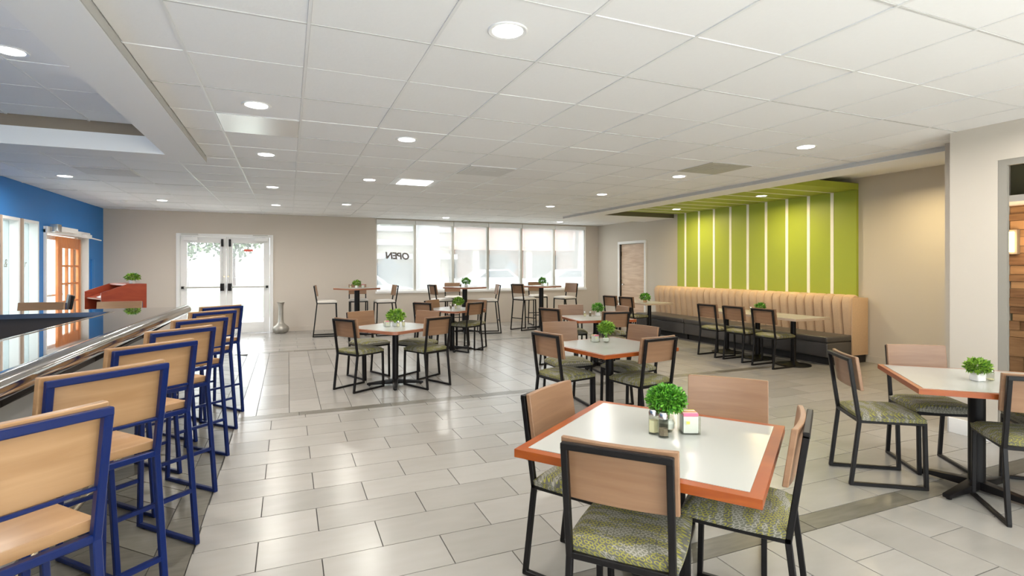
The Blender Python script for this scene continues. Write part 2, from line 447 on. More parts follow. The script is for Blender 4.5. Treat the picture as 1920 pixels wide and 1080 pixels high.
# plenum cover just above the tiles so that no light passes the joints
MB().box(-.81, 5.89, YN, 6.53, H + .022, H + .03).box(XL, 5.89, 6.53, 10.9, H + .022, H + .03).box(XL, XR, 10.9, YB, H + .022, H + .03).box(XL, -1.13, YN, 6.21, 2.862, 2.87).obj('plenum_deck', 'grid_grey', ceil)
# tray surround (soffit beams)
struct('trim_1', MB().box(-1.13, -.81, YN, 6.53, 2.573, 2.95), 'soffit_white')
struct('trim_2', MB().box(XL, -1.13, 6.21, 6.53, 2.573, 2.74), 'soffit_white')
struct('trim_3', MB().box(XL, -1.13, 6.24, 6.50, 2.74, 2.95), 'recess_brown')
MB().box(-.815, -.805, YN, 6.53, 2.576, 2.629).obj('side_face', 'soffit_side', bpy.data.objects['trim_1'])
# beam along the alcove, alcove ceiling and end soffit
struct('trim_4', MB().box(5.89, 6.30, 2.3, 10.9, 2.581, 2.98), 'soffit_white')
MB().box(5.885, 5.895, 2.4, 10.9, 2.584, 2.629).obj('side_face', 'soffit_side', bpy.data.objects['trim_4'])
struct('trim_5', MB().box(6.30, XR, 9.81, 10.9, 2.581, 2.98), 'soffit_white')
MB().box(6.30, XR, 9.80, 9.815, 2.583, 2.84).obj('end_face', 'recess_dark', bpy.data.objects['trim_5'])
struct('trim_6', MB().box(6.30, XR, 3.0, 9.81, 2.84, 2.98), 'soffit_white')

# ---- walls
wx0, wx1, wz0, wz1 = 1.95, 7.76, .86, 2.60
dx0, dx1, dz1 = -2.17, -.31, 2.17
wb = MB()
wb.box(XL - .2, dx0, YB, YB + .2, 0, 3.0).box(dx0, dx1, YB, YB + .2, dz1, 3.0).box(dx1, wx0, YB, YB + .2, 0, 3.0)
wb.box(wx0, wx1, YB, YB + .2, 0, wz0).box(wx0, wx1, YB, YB + .2, wz1, 3.0).box(wx1, XR + .2, YB, YB + .2, 0, 3.0)
struct('wall_back', wb, 'wall_beige')
# left wall with two sidelights and a doorway
L1, L2, L3, L4, D1, D2 = 8.87, 9.39, 9.47, 9.99, 10.20, 12.10
lw = MB()
for y0, y1, z0, z1 in ((YN, L1, 0, 3), (L1, L2, 2.13, 3), (L1, L2, 0, .12), (L2, L3, 0, 3), (L3, L4, 2.13, 3), (L3, L4, 0, .12), (L4, D1, 0, 3), (D1, D2, 2.04, 3), (D2, YB, 0, 3)):
    lw.box(XL - .15, XL, y0, y1, z0, z1)
struct('wall_left', lw, 'blue_paint')
struct('wall_rear', MB().box(XL - .2, -3.3, YN - .15, YN, 0, 3.0).box(5.2, XR + .2, YN - .15, YN, 0, 3.0).box(-3.3, 5.2, YN - .15, YN, 2.35, 3.0).box(-3.3, 5.2, YN - .15, YN, 0, .3), 'wall_light')
w9 = empty('window_9', (0, YN - .08, 0), kind='structure')  # unseen window row, added to fill the room with daylight
for k in range(6):
    MB().box(-2.83 + 1.6 * k, -2.77 + 1.6 * k, -.03, .03, .3, 2.35).obj('mullion', 'white_paint', w9)
for k in range(5): MB().box(-2.77 + 1.6 * k, -1.23 + 1.6 * k, -.003, .003, .3, 2.35).obj('pane', 'clear_glass', w9)
RD0, RD1, RDZ = 10.88, 11.95, 2.06
rw = MB()
for y0, y1, z0, z1 in ((3.06, RD0, 0, 3), (RD0, RD1, RDZ, 3), (RD1, YB, 0, 3)): rw.box(XR, XR + .15, y0, y1, z0, z1)
struct('wall_right', rw, 'wall_light')
# pier and side wall on the right, with the opening to the dark side room
sw = MB().box(5.38, 5.48, 2.47, 2.64, 0, 2.9).box(5.38, 5.90, 2.64, 2.81, 0, 2.9).box(5.38, 5.60, .4, 2.47, 2.33, 2.9).box(5.38, 5.60, YN, .4, 0, 2.9)
struct('wall_side', sw, 'wall_light')
struct('wall_partition', MB().box(5.90, XR + .15, 2.95, 3.06, 0, 3.0).box(5.78, 5.9, 2.81, 3.06, 0, 3.0), 'wall_light')
struct('baseboard_side', MB().box(5.365, 5.38, 2.47, 2.82, 0, .13).box(5.365, 5.9, 2.81, 2.822, 0, .13), 'white_paint', bevel=.003)
struct('baseboard_right', MB().box(XR - .012, XR, 3.06, RD0 - .1, 0, .10).box(XR - .012, XR, RD1 + .1, YB, 0, .10), 'wall_light')
struct('baseboard_back', MB().box(XL, dx0 - .05, YB - .012, YB, 0, .11).box(dx1 + .05, XR, YB - .012, YB, 0, .11), 'wall_beige')

# ---- back window with six panes and roller shades
win = empty('window_1', (0, YB, 0), kind='structure')
def wpart(name, mb, m, parent, **k):
    for i, v in enumerate(mb.v): mb.v[i] = (v[0], v[1] - YB, v[2])
    return mb.obj(name, m, parent, **k)
px = [1.95, 2.90, 3.88, 4.83, 5.79, 6.78, 7.76]
wpart('window_sill', MB().box(1.93, 7.78, YB - .03, YB + .2, wz0 - .04, wz0 + .012), 'white_paint', win)
wpart('head_frame', MB().box(1.95, 7.76, YB + .08, YB + .16, wz1 - .05, wz1), 'steel', win)
for k, x in enumerate(px):
    wpart('mullion', MB().box(x - .034, x + .034, YB + .04, YB + .16, wz0, wz1), 'vent_grey' if 0 < k < 6 else 'white_paint', win)
for k in range(6):
    a, b = px[k] + .03, px[k + 1] - .03
    wpart('pane', MB().box(a, b, YB + .115, YB + .121, wz0, wz1 - .05), 'clear_glass', win)
shade = []
for k in range(6):
    a, b = px[k] + .006, px[k + 1] - .006
    names = ['far left', 'second from the left', 'third from the left', 'fourth from the left', 'fifth from the left', 'far right']
    t = empty('roller_shade', (0, YB, 0), 0, 'sheer white roller shade in the long back window, %s of six' % names[k], 'shade', 'roller shades in the back window')
    wpart('cassette', MB().box(a, b, YB - .03, YB + .05, 2.50, 2.60), 'white_paint', t, bevel=.006)
    wpart('fabric', MB().box(a + .035, b - .035, YB + .02, YB + .0215, .885, 2.50), 'roller_shade', t)
    wpart('hem_bar', MB().box(a + .035, b - .035, YB + .013, YB + .028, .875, .90), 'white_paint', t)

# ---- double glass doors
fr = MB().box(dx0, dx0 + .07, YB - .03, YB + .1, 0, dz1).box(dx1 - .07, dx1, YB - .03, YB + .1, 0, dz1).box(dx0 + .07, dx1 - .07, YB - .03, YB + .1, dz1 - .06, dz1)
struct('trim_7', fr, 'white_paint', bevel=.004)
mid = (dx0 + dx1) / 2
for n, (a, b, hs) in enumerate(((dx0 + .075, mid - .003, 1), (mid + .003, dx1 - .075, -1))):
    d = empty('door_%d' % (n + 1), (a if hs == 1 else b, YB, 0), kind='structure')
    X = (lambda v, a=a, b=b, hs=hs: (v - a) if hs == 1 else (v - b))
    sl = .12
    fmb = MB()
    z1 = dz1 - .065
    fmb.box(X(a), X(a + sl), 0, .045, .01, z1).box(X(b - sl), X(b), 0, .045, .01, z1).box(X(a + sl), X(b - sl), 0, .045, .01, .24).box(X(a + sl), X(b - sl), 0, .045, z1 - .13, z1)
    fmb.obj('door_frame', 'white_paint', d, bevel=.004)
    MB().box(X(a + sl), X(b - sl), .02, .026, .24, z1 - .13).obj('pane', 'veiled_glass', d)
    lock = b - .07 if hs == 1 else a + .07
    hinge = a + .05 if hs == 1 else b - .05
    MB().bar((X(hinge), -.07, 1.02), (X(lock), -.07, 1.02), .028, .03).obj('panic_bar', 'vent_grey', d)
    MB().box(X(lock) - .035, X(lock) + .035, -.085, 0, .94, 1.10).obj('latch_box', 'black_metal', d, bevel=.006)
    MB().box(X(hinge) - .025, X(hinge) + .025, -.085, 0, .995, 1.045).obj('bar_mount', 'black_metal', d, bevel=.005)
    MB().box(X(lock) - .022, X(lock) + .022, -.05, 0, 1.90, 2.06).obj('top_latch', 'black_metal', d, bevel=.005)
    MB().tube((X(lock), -.02, 1.1), (X(lock), -.02, 1.9), .007).obj('vertical_rod', 'steel', d)
    MB().tube((X(lock + hs * .035), -.012, 1.25), (X(lock + hs * .035), .002, 1.25), .018).obj('lock_cylinder', 'brass_rail', d)
    cx = a + .18 if hs == 1 else b - .18
    MB().box(X(cx) - .15, X(cx) + .15, -.09, -.03, dz1 - .055, dz1 - .03).box(X(cx) - .12, X(cx) + .15, -.11, -.03, dz1 - .15, dz1 - .08).obj('closer', 'white_paint', d, bevel=.005)
    MB().box(X(cx) - .15, X(cx) + .15, -.10, -.03, dz1 - .03, dz1 - .012).obj('closer_arm', 'vent_grey', d)
    if n == 1: MB().box(X(a + .34), X(a + .52), .012, .018, 1.80, 1.845).obj('sticker', 'sticker_red', d, bevel=.002)

# ---- sidelights on the blue wall
for n, (a, b) in enumerate(((L1, L2), (L3, L4))):
    wdw = empty('window_%d' % (n + 2), (XL, a, 0), kind='structure')
    f = MB()
    f.box(-.15, .02, 0, .04, .12, 2.13).box(-.15, .02, b - a - .04, b - a, .12, 2.13).box(-.15, .02, .04, b - a - .04, 2.09, 2.13).box(-.15, .02, .04, b - a - .04, .12, .16)
    f.obj('window_frame', 'white_paint', wdw)
    MB().box(-.02, .03, -.055, .0, .0, 2.13).obj('side_post', 'frame_tan', wdw)
    MB().box(-.09, -.084, .04, b - a - .04, .16, 2.09).obj('pane', 'grey_glass', wdw)
def text(name, body, size, m, loc, rot, parent=None, ext=.004, mirror=False, shear=0.0, bold=0.0):
    c = bpy.data.curves.new(name, 'FONT'); c.body = body; c.size = size; c.extrude = ext; c.align_x = 'CENTER'; c.align_y = 'CENTER'; c.shear = shear; c.offset = bold
    o = bpy.data.objects.new(name, c); COL.objects.link(o)
    bpy.context.view_layer.update()
    me = bpy.data.meshes.new_from_object(o.evaluated_get(bpy.context.evaluated_depsgraph_get()))
    bpy.data.objects.remove(o)
    if mirror:
        for v in me.vertices: v.co.x = -v.co.x
        me.flip_normals()
    me.materials.clear(); me.materials.append(M[m])
    o = bpy.data.objects.new(name, me); COL.objects.link(o)
    o.location = loc; o.rotation_euler = rot
    if parent: o.parent = parent
    return o
text('lettering', 'ry &', .16, 'letter_grey', (-.078, .27, 1.50), (R(90), 0, R(90)), bpy.data.objects['window_2'], .001, shear=.3)
text('lettering', 'r', .16, 'letter_grey', (-.078, .34, 1.50), (R(90), 0, R(90)), bpy.data.objects['window_3'], .001, shear=.3)

# ---- doorway in the blue wall
dr = MB().box(XL - .15, XL + .03, D1, D1 + .05, 0, 2.04).box(XL - .15, XL + .03, D2 - .05, D2, 0, 2.04).box(XL - .15, XL + .05, D1, D2, 1.98, 2.08)
struct('trim_8', dr, 'white_paint', bevel=.004)
door = empty('door_3', (XL - .03, 10.80, 0), kind='structure')
DL = 1.02
fm = MB().box(-.02, .02, 0, .17, .01, 1.95).box(-.02, .02, DL - .12, DL, .01, 1.95).box(-.02, .02, .17, DL - .12, 1.77, 1.95).box(-.02, .02, .17, DL - .12, .01, .28)
fm.obj('door_frame', 'orange_wood', door, bevel=.004)
yy = [.17 + (DL - .29) * k / 3 for k in range(4)]; zz = [.28 + 1.49 * k / 5 for k in range(6)]
for k in (1, 2): MB().box(-.018, .018, yy[k] - .02, yy[k] + .02, .28, 1.77).obj('muntin', 'orange_wood', door)
for k in (1, 2, 3, 4): MB().box(-.016, .016, .17, DL - .12, zz[k] - .014, zz[k] + .014).obj('muntin', 'orange_wood', door)
for a in range(3):
    for b in range(5): MB().box(-.003, .003, yy[a] + .02, yy[a + 1] - .02, zz[b] + .014, zz[b + 1] - .014).obj('pane', 'clear_glass', door)
d4 = empty('door_4', (XL - .12, D1 + .06, 0), kind='structure')
MB().box(-.01, .01, 0, .06, 0, 1.97).box(-.01, .01, 1.50, 1.62, 0, 1.97).box(-.01, .01, .06, 1.50, 1.90, 1.97).obj('door_frame', 'white_paint', d4)
MB().box(-.003, .003, .06, 1.50, .02, 1.90).obj('pane', 'clear_glass', d4)
MB().box(.0, .03, .1, 1.0, .98, 1.01).obj('push_bar', 'vent_grey', d4)
struct('trim_9', MB().box(XL - .11, XL - .06, 11.84, 12.05, 0, 1.98), 'wall_light')
t = empty('door_operator', (XL + .05, D1 + .08, 2.0), 0, 'white door operator box with arm over the doorway in the blue wall', 'door operator')
MB().box(0, .10, 0, .16, 0, .12).obj('housing', 'steel', t, bevel=.008)
MB().box(0, .06, .16, 1.0, .02, .10).obj('cover', 'white_paint', t, bevel=.006)
t = empty('door_closer', (XL + .05, D2 - .45, 1.97), 0, 'white door closer with a rod at the right end of the doorway head', 'door closer')
MB().box(0, .07, 0, .30, 0, .07).obj('housing', 'white_paint', t, bevel=.008)
MB().tube((.03, .30, .02), (.10, .68, -.01), .012).obj('rod', 'white_paint', t)
tag(MB().box(XL, XL + .012, 12.30, 12.50, .7, 1.6).obj('wall_panel', 'blue_paint', bevel=.003), 'narrow blue cover panel on the blue wall right of the doorway', 'panel')

# ---- right wall door
struct('trim_10', MB().box(XR - .03, XR + .1, RD0 - .07, RD0, 0, RDZ).box(XR - .03, XR + .1, RD1, RD1 + .07, 0, RDZ).box(XR - .03, XR + .1, RD0 - .07, RD1 + .07, RDZ, RDZ + .07), 'white_paint', bevel=.004)
d5 = empty('door_5', (XR + .04, RD0, 0), kind='structure')
MB().box(0, .045, .005, RD1 - RD0 - .005, .01, RDZ - .005).obj('door_leaf', 'door_wood', d5)
for k in range(3): MB().box(-.008, 0.0, RD1 - RD0 - .03, RD1 - RD0 - .005, .25 + k * .75, .37 + k * .75).obj('hinge', 'brass_rail', d5)
MB().tube((-.05, RD1 - RD0 - .12, 1.0), (0.0, RD1 - RD0 - .12, 1.0), .022).obj('door_handle', 'steel', d5)

# ---- dark side room seen through the opening on the right
struct('trim_11', MB().box(5.385, 5.42, 2.41, 2.469, 0, 2.33).box(5.385, 5.42, .4, 2.41, 2.28, 2.33), 'dark_frame')
wp = struct('wall_plank', MB().box(6.66, 6.8, YN, 2.95, 0, 2.9), 'recess_dark')
struct('trim_12', MB().box(6.2, 6.66, YN, 2.95, 2.06, 2.12), 'soffit_white')
struct('trim_13', MB().box(5.6, 6.66, YN, 2.95, 2.72, 2.8), 'dark_room')
z = 0
while z < 2.1:
    hh = random.choice((.07, .09, .12)) if z > .75 else .19
    y = 1.9 + random.random() * .3
    while y < 2.9:
        ln = random.uniform(.3, .7); y2 = min(y + ln, 2.945)
        MB().box(6.64 - random.uniform(0, .03), 6.665, y + .002, y2 - .002, z + .002, z + hh - .002, random.random()).obj('plank', 'stone_plank', wp, tone=True)
        y += ln
    z += hh
t = empty('wall_sconce', (6.61, 2.895, 1.58), 0, 'small box sconce glowing warm on the plank wall through the opening', 'wall lamp')
MB().box(-.05, 0, -.04, .04, 0, .24).obj('housing', 'recess_brown', t)
MB().box(-.065, -.05, -.018, .018, .02, .22).obj('diffuser', 'sconce_glow', t)
sl = bpy.data.lights.new('sconce_lamp', 'POINT'); sl.energy = 3; sl.color = (1, .7, .4); sl.shadow_soft_size = .08
slo = bpy.data.objects.new('sconce_lamp', sl); COL.objects.link(slo); slo.location = (6.35, 2.75, 1.7)
t = empty('dark_armchair', (6.25, 2.35, 0), R(-90), 'black upholstered chair in the dark room beyond the opening', 'chair')
MB().box(-.3, .3, -.3, .3, .2, .45).obj('seat', 'toe_black', t, bevel=.04); MB().box(-.3, .3, .22, .36, .45, .9).obj('backrest', 'toe_black', t, bevel=.04)
for a in (-.25, .25):
    for b in (-.25, .25): MB().tube((a, b, 0), (a, b, .2), .02).obj('leg', 'toe_black', t)

# ================================================================ CEILING FITTINGS
def downlight(z=H):
    t = empty('downlight', (0, 0, 0), 0, 'x', 'ceiling light')
    MB().lathe([(.075, .0), (.095, -.004), (.10, -.001), (.10, .004), (.075, .004)], n=28).obj('trim_ring', 'grid_white', t)
    MB().lathe([(.001, -.002), (.076, -.002), (.076, .003), (.001, .003)], n=28).obj('lens', 'lamp_glow', t)
    return t
dl = downlight(); used = [False]
lampd = bpy.data.lights.new('lamp', 'AREA'); lampd.shape = 'DISK'; lampd.size = .15; lampd.energy = LAMP_W; lampd.color = LAMP_COL; lampd.spread = R(170)
warm = bpy.data.lights.new('warm_lamp', 'AREA'); warm.shape = 'DISK'; warm.size = .14; warm.energy = 18; warm.color = (1.0, .80, .45); warm.spread = R(170)
def cc(i, j): return CX0 + (i + .5) * T, CY0 + (j + .5) * T
spots = [(cc(2, 0), H, 'recessed ceiling light nearest the front table, top centre of the picture'),
 (cc(0, 3), H, 'recessed ceiling light just in front of the bright flat panel'),
 (cc(2, 4), H, 'recessed ceiling light in mid ceiling, right of the bright flat panel'),
 (cc(0, 6), H, 'recessed ceiling light just behind the bright flat panel'),
 (cc(2, 8), H, 'recessed ceiling light just left of the small white square panel'),
 (cc(0, 10), H, 'recessed ceiling light in line with the glass double doors, second from the back wall'),
 (cc(2, 13), H, 'recessed ceiling light above the round-plant bar table left of the window, near the back wall'),
 (cc(0, 14), H, 'recessed ceiling light nearest the glass double doors'),
 (cc(8, 2), H, 'recessed ceiling light right of the grey square vent, nearest the beige pier'),
 (cc(8, 5), H, 'recessed ceiling light just behind the grey square vent'),
 (cc(8, 8), H, 'recessed ceiling light beside the beam, third from the pier'),
 (cc(8, 11), H, 'recessed ceiling light beside the beam, furthest back before the window'),
 (cc(-4, 10), H, 'recessed ceiling light nearest the blue wall'),
 (cc(-3, 14), H, 'recessed ceiling light near the corner of the blue and beige walls'),
 ((-1.67, 5.48), 2.84, 'recessed light in the raised tray above the bar, further one'),
 ((-1.66, 4.36), 2.84, 'recessed light in the raised tray above the bar, cut by the left frame edge'),
 (cc(6, 16), H, 'small recessed ceiling light above the long window'),
 (cc(11, 16), H, 'small recessed ceiling light in the right back corner'),
 (cc(2, -4), H, 'added unseen ceiling light behind the viewpoint in the row of the nearest light'), (cc(8, -1), H, 'added unseen ceiling light behind the viewpoint by the opening on the right'), (cc(5, -3), H, 'added unseen ceiling light behind the viewpoint between the two rows'), (cc(-2, -3) if 0 else (-1.67, .9), 2.84, 'recessed tray light above the near end of the bar, outside the picture'), ((-1.67, 2.6), 2.84, 'recessed tray light over the bar beside the second stool, outside the picture'), (cc(8, -4), H, 'added unseen ceiling light furthest behind the viewpoint, right row')]  # those behind the viewpoint are unseen, added to brighten the room
spots[14], spots[15] = ((-1.65, 4.40), 2.84, spots[14][2]), ((-1.68, 3.47), 2.84, spots[15][2])
for k, ((x, y), z, lab) in enumerate(spots):
    place(dl, used, (x, y, z), 0, lab or 'added unseen ceiling light behind the viewpoint', 'recessed ceiling lights')
    lo = bpy.data.objects.new('lamp', lampd); COL.objects.link(lo); lo.location = (x, y, z - .012)
for (x, y), lab in (((7.43, 8.82), 'warm recessed light in the green canopy, further one'), ((7.37, 6.62), 'warm recessed light in the green canopy, nearer one'), ((7.35, 4.35), 'added light in the raised alcove ceiling, unseen above the beam')):  # the alcove one is unseen, added to brighten the wall there
    place(dl, used, (x, y, 2.656 if y > 5 else 2.838), 0, lab, 'recessed ceiling lights')
    lo = bpy.data.objects.new('lamp', warm); COL.objects.link(lo); lo.location = (x, y, 2.64)
def flat(name, i, j, m, inset, label, cat, frame='grid_white', z=H, slats=0):
    a, b, c, d = cell(i, j); t = empty(name, ((a + b) / 2, (c + d) / 2, z), 0, label, cat)
    w2 = T / 2 - .009; v = T / 2 - inset
    MB().box(-w2, w2, -w2, w2, .003, .018).obj('frame', frame, t)
    MB().box(-v, v, -v, v, -.004, .003).obj('panel', m, t)
    for k in range(slats):
        e = v * (1 - k / slats); MB().box(-e, e, -e, e, -.006 - .003 * k, -.004 - .003 * k).obj('slat', m, t)
    return t
flat('ceiling_panel', 0, 4, 'brushed_panel', .012, 'bright brushed flat panel set in the ceiling grid', 'ceiling panel')
flat('ceiling_panel', 3, 8, 'panel_glow', .09, 'small glowing white square panel in the ceiling', 'ceiling panel')
flat('ceiling_vent', 8, 4, 'vent_grey', .012, 'grey square ceiling vent right of centre', 'vent', 'vent_grey', slats=4)
tag(flat('ceiling_vent', -3, 9, 'vent_white', .02, 'pale square ceiling vent behind the raised tray', 'vent', 'vent_white', slats=3), None)
tag(flat('ceiling_vent', 4, 6, 'vent_white', .02, 'pale square ceiling vent in mid ceiling before the window', 'vent', 'vent_white', slats=3), None)
t = empty('ceiling_speaker', (*cc(8, 9), H), 0, 'flat white round disc on the ceiling before the right beam', 'speaker')
MB().lathe([(.001, -.012), (.16, -.012), (.19, -.004), (.19, .0), (.001, 0)], n=32).obj('grille', 'white_paint', t)
for x, y, lab in ((-2.68, 11.3, 'small round smoke detector near the blue corner of the ceiling'),):
    t = empty('smoke_detector', (x, y, H), 0, lab, 'smoke detector'); MB().lathe([(.001, -.03), (.04, -.03), (.06, -.008), (.06, 0), (.001, 0)], n=20).obj('housing', 'white_paint', t)

# ================================================================ GREEN FEATURE PANEL
GY0, GY1 = 5.51, 9.62
gp = empty('green_feature_panel', (XR, 0, 0), 0, 'lime green striped wall panel folding out into a canopy above the banquette', 'wall panel')
MB().box(-.05, -.001, GY0, GY1, .6, 2.655).obj('wall_board', 'green_paint', gp)
MB().box(6.42 - XR, -.001, GY0, GY1, 2.658, 2.755).obj('canopy_board', 'green_paint', gp)
for k in range(9):
    y = [9.28, 8.86, 8.43, 7.99, 7.56, 7.14, 6.70, 6.28, 5.86][k] * 1.008
    MB().box(-.056, -.05, y - .027, y + .027, .6, 2.655).obj('wall_stripe', 'green_stripe', gp)
    MB().box(6.42 - XR, -.05, y - .014, y + .014, 2.652, 2.658).obj('canopy_stripe', 'green_stripe', gp)

# ================================================================ BANQUETTE
def banquette(y0, y1, n, lab, end=False):
    t = empty('banquette', (0, y0, 0), 0, lab, 'bench', 'banquette sections along the green wall')
    Ln = y1 - y0
    MB().box(7.40, 8.15, .02, Ln - .02, 0, .12).obj('plinth', 'toe_black', t)
    MB().box(7.28, 7.90, .006, Ln - .006, .12, .335).obj('seat_front', 'black_vinyl', t, bevel=.025, seg=3)
    MB().box(7.27, 7.90, .004, Ln - .004, .335, .425).obj('seat_cushion', 'black_vinyl', t, bevel=.03, seg=3)
    MB().box(7.98, 8.16, .004, Ln - .004, .12, .985).obj('back_board', 'banquette_fabric', t, bevel=.02)
    st = Ln / n
    base = None
    for k in range(n):
        # one vertical channel: half-round section swept up the leaning back and over the top
        a, b = k * st + .003, (k + 1) * st - .003
        prof = [(7.86, .40), (7.835, .60), (7.81, .80), (7.80, .93), (7.825, .99), (7.87, 1.015), (7.93, 1.01), (7.985, .985)]
        nrm = [(-1, 0), (-1, -.1), (-1, 0), (-1, .15), (-.7, .7), (-.1, 1), (.2, 1), (.6, .7)]
        vs = []; fs = []; m_ = 9
        for (x, z_), (nx, nz) in zip(prof, nrm):
            for i in range(m_):
                s = i / (m_ - 1); dpt = .035 * math.sqrt(max(0, 1 - (2 * s - 1) ** 2)) ** .8
                vs.append((x + nx * dpt, a + (b - a) * s, z_ + nz * dpt * .6))
        for r_ in range(len(prof) - 1):
            for i in range(m_ - 1): fs.append((r_ * m_ + i, r_ * m_ + i + 1, (r_ + 1) * m_ + i + 1, (r_ + 1) * m_ + i))
        # close sides and rear
        o = len(vs)
        for x, z_ in prof: vs += [(8.0, a, z_ if z_ < .98 else .98), (8.0, b, z_ if z_ < .98 else .98)]
        for r_ in range(len(prof) - 1):
            fs.append((r_ * m_, (r_ + 1) * m_, o + 2 * (r_ + 1), o + 2 * r_)); fs.append((r_ * m_ + m_ - 1, (r_ + 1) * m_ + m_ - 1, o + 2 * (r_ + 1) + 1, o + 2 * r_ + 1))
        MB().add(vs, fs).obj('channel', 'banquette_fabric', t)
    if end: MB().box(7.80, 8.16, -.012, .006, .12, .985).obj('end_panel', 'banquette_fabric', t, bevel=.005)
banquette(5.36, 6.78, 9, 'nearest section of the tan channel-back banquette', True)
banquette(6.79, 8.43, 10, 'middle section of the tan channel-back banquette')
banquette(8.44, 10.02, 9, 'furthest section of the tan channel-back banquette')

# ================================================================ CHAIRS
def cushion(w2, d2, z0, h, n=14):
    vs = []; fs = []
    f = lambda a: 1 - abs(a) ** 5
    for i in range(n + 1):
        for j in range(n + 1):
            u = -1 + 2 * i / n; v = -1 + 2 * j / n
            # pull corners in to a rounded square
            k = 1 - .045 * (u * u) * (v * v)
            e = max(0, f(u)) * max(0, f(v))
            vs.append((u * w2 * k, v * d2 * k, z0 + h * (.45 + .55 * e ** .5)))
    m_ = n + 1
    for i in range(n):
        for j in range(n): fs.append((i * m_ + j, (i + 1) * m_ + j, (i + 1) * m_ + j + 1, i * m_ + j + 1))
    ring = [i * m_ for i in range(m_)] + [n * m_ + j for j in range(1, m_)] + [i * m_ + n for i in range(n - 1, -1, -1)] + [j for j in range(n - 1, 0, -1)]
    o = len(vs)
    for r_ in ring: vs.append((vs[r_][0] * .985, vs[r_][1] * .985, z0))
    c = len(ring)
    for k in range(c): fs.append((ring[k], ring[(k + 1) % c], o + (k + 1) % c, o + k))
    fs.append(tuple(o + k for k in range(c)))
    return MB().add(vs, fs)
def make_chair(name, sh, top, metal, seatm, backm, tall, wood_seat=False, bw=.40):
    t = empty(name, (0, 0, 0), 0, 'x', 'stool' if tall else 'chair')
    tw = .024 if metal != 'blue_metal' else .024
    hw = .178 if not wood_seat else .19
    zf = sh - .045                      # frame height
    rf, rs, rt = (-.235 if not tall else -.26), -.185, -.245
    fy, fs_ = (.205 if not tall else .215), .195
    ph = .20 if not wood_seat else .212
    pz0 = top - .012 - ph
    bz = top - .012
    if wood_seat:
        MB().box(-hw - .012, hw + .012, -.17, .215, zf + .012, zf + .048).obj('seat', seatm, t, bevel=.008)
    else:
        cushion(.205, .20, zf + .008, .055).xf(Matrix.Translation((0, .012, 0))).obj('seat', seatm, t)
    mb = MB()
    for s in (-1, 1): mb.bar((s * hw, rs, zf), (s * hw, fs_, zf), tw)
    for y in (rs, fs_): mb.bar((-hw - tw / 2, y, zf), (hw + tw / 2, y, zf), tw)
    mb.obj('seat_frame', metal, t, bevel=.003, seg=1)
    # inverted U of the back
    mb = MB(); lean = (rt - rs) / (top - zf)
    for s in (-1, 1): mb.bar((s * hw, rs, zf - .01), (s * hw, rt, top - tw / 2), tw)
    mb.bar((-hw - tw / 2, rt, top - tw / 2), (hw + tw / 2, rt, top - tw / 2), tw)
    if wood_seat: mb.bar((-hw, rs + lean * (pz0 - zf), pz0 - .002), (hw, rs + lean * (pz0 - zf), pz0 - .002), tw * .5)
    mb.obj('back_frame', metal, t, bevel=.003, seg=1)
    # slightly curved panel in front of the posts
    n = 8; vs = []; fs = []
    for i in range(n + 1):
        u = -1 + 2 * i / n; x = u * bw / 2; cv = .018 * (u * u) - .006
        for z_ in (pz0, top + .010):
            yb = rs + lean * (z_ - zf) + tw / 2 + .004
            vs += [(x, yb + cv, z_), (x, yb + cv + (.030 if wood_seat else .022), z_)]
    for i in range(n):
        a = i * 4; b = a + 4
        fs += [(a, b, b + 2, a + 2), (a + 1, a + 3, b + 3, b + 1), (a, a + 1, b + 1, b), (a + 2, b + 2, b + 3, a + 3)]
    fs += [(0, 2, 3, 1), (n * 4, n * 4 + 1, n * 4 + 3, n * 4 + 2)]
    MB().add(vs, fs).obj('backrest', backm, t, bevel=.003, seg=1)
    for s in (-1, 1):
        MB().bar((s * hw, rs, zf), (s * hw, rf, tw / 2), tw).obj('leg', metal, t, bevel=.003, seg=1)
        MB().bar((s * hw, fs_, zf), (s * hw, fy, tw / 2), tw).obj('leg', metal, t, bevel=.003, seg=1)
        MB().bar((s * hw, rf - tw / 2, tw / 2), (s * hw, fy + tw / 2, tw / 2), tw, tw * .9).obj('runner', metal, t, bevel=.003, seg=1)
    if tall:
        q = .28 / zf
        MB().bar((-hw, rf + (rs - rf) * q, .28), (hw, rf + (rs - rf) * q, .28), tw * .8).obj('stretcher', metal, t)
        MB().bar((-hw, fy, .26), (hw, fy, .26), tw * .8).obj('footrest', metal, t)
    return t
dining = make_chair('dining_chair', .475, .845, 'black_metal', 'seat_fabric', 'chair_wood', False)
barch = make_chair('bar_chair', .745, 1.06, 'black_metal', 'white_ceramic', 'chair_wood', True, bw=.38)
stool = make_chair('bar_stool', .74, 1.065, 'blue_metal', 'stool_wood', 'stool_wood', True, wood_seat=True, bw=.415)
mat('pale_seat', (.66, .62, .56), .5)
for ch in barch.children:
    if ch.name.startswith('seat') and not ch.name.startswith('seat_frame'): ch.data.materials[0] = M['pale_seat']
ud, ub, us = [False], [False], [False]
def chair_at(proto, used, mx, my, deg, label, group):
    # mx,my: middle of the back's top edge; deg: facing direction
    a = R(deg); off = .245
    x = mx + math.cos(a) * off; y = my + math.sin(a) * off
    return place(proto, used, (x, y, 0), a - PI / 2, label, group)
DG = 'dining chairs at the square tables'
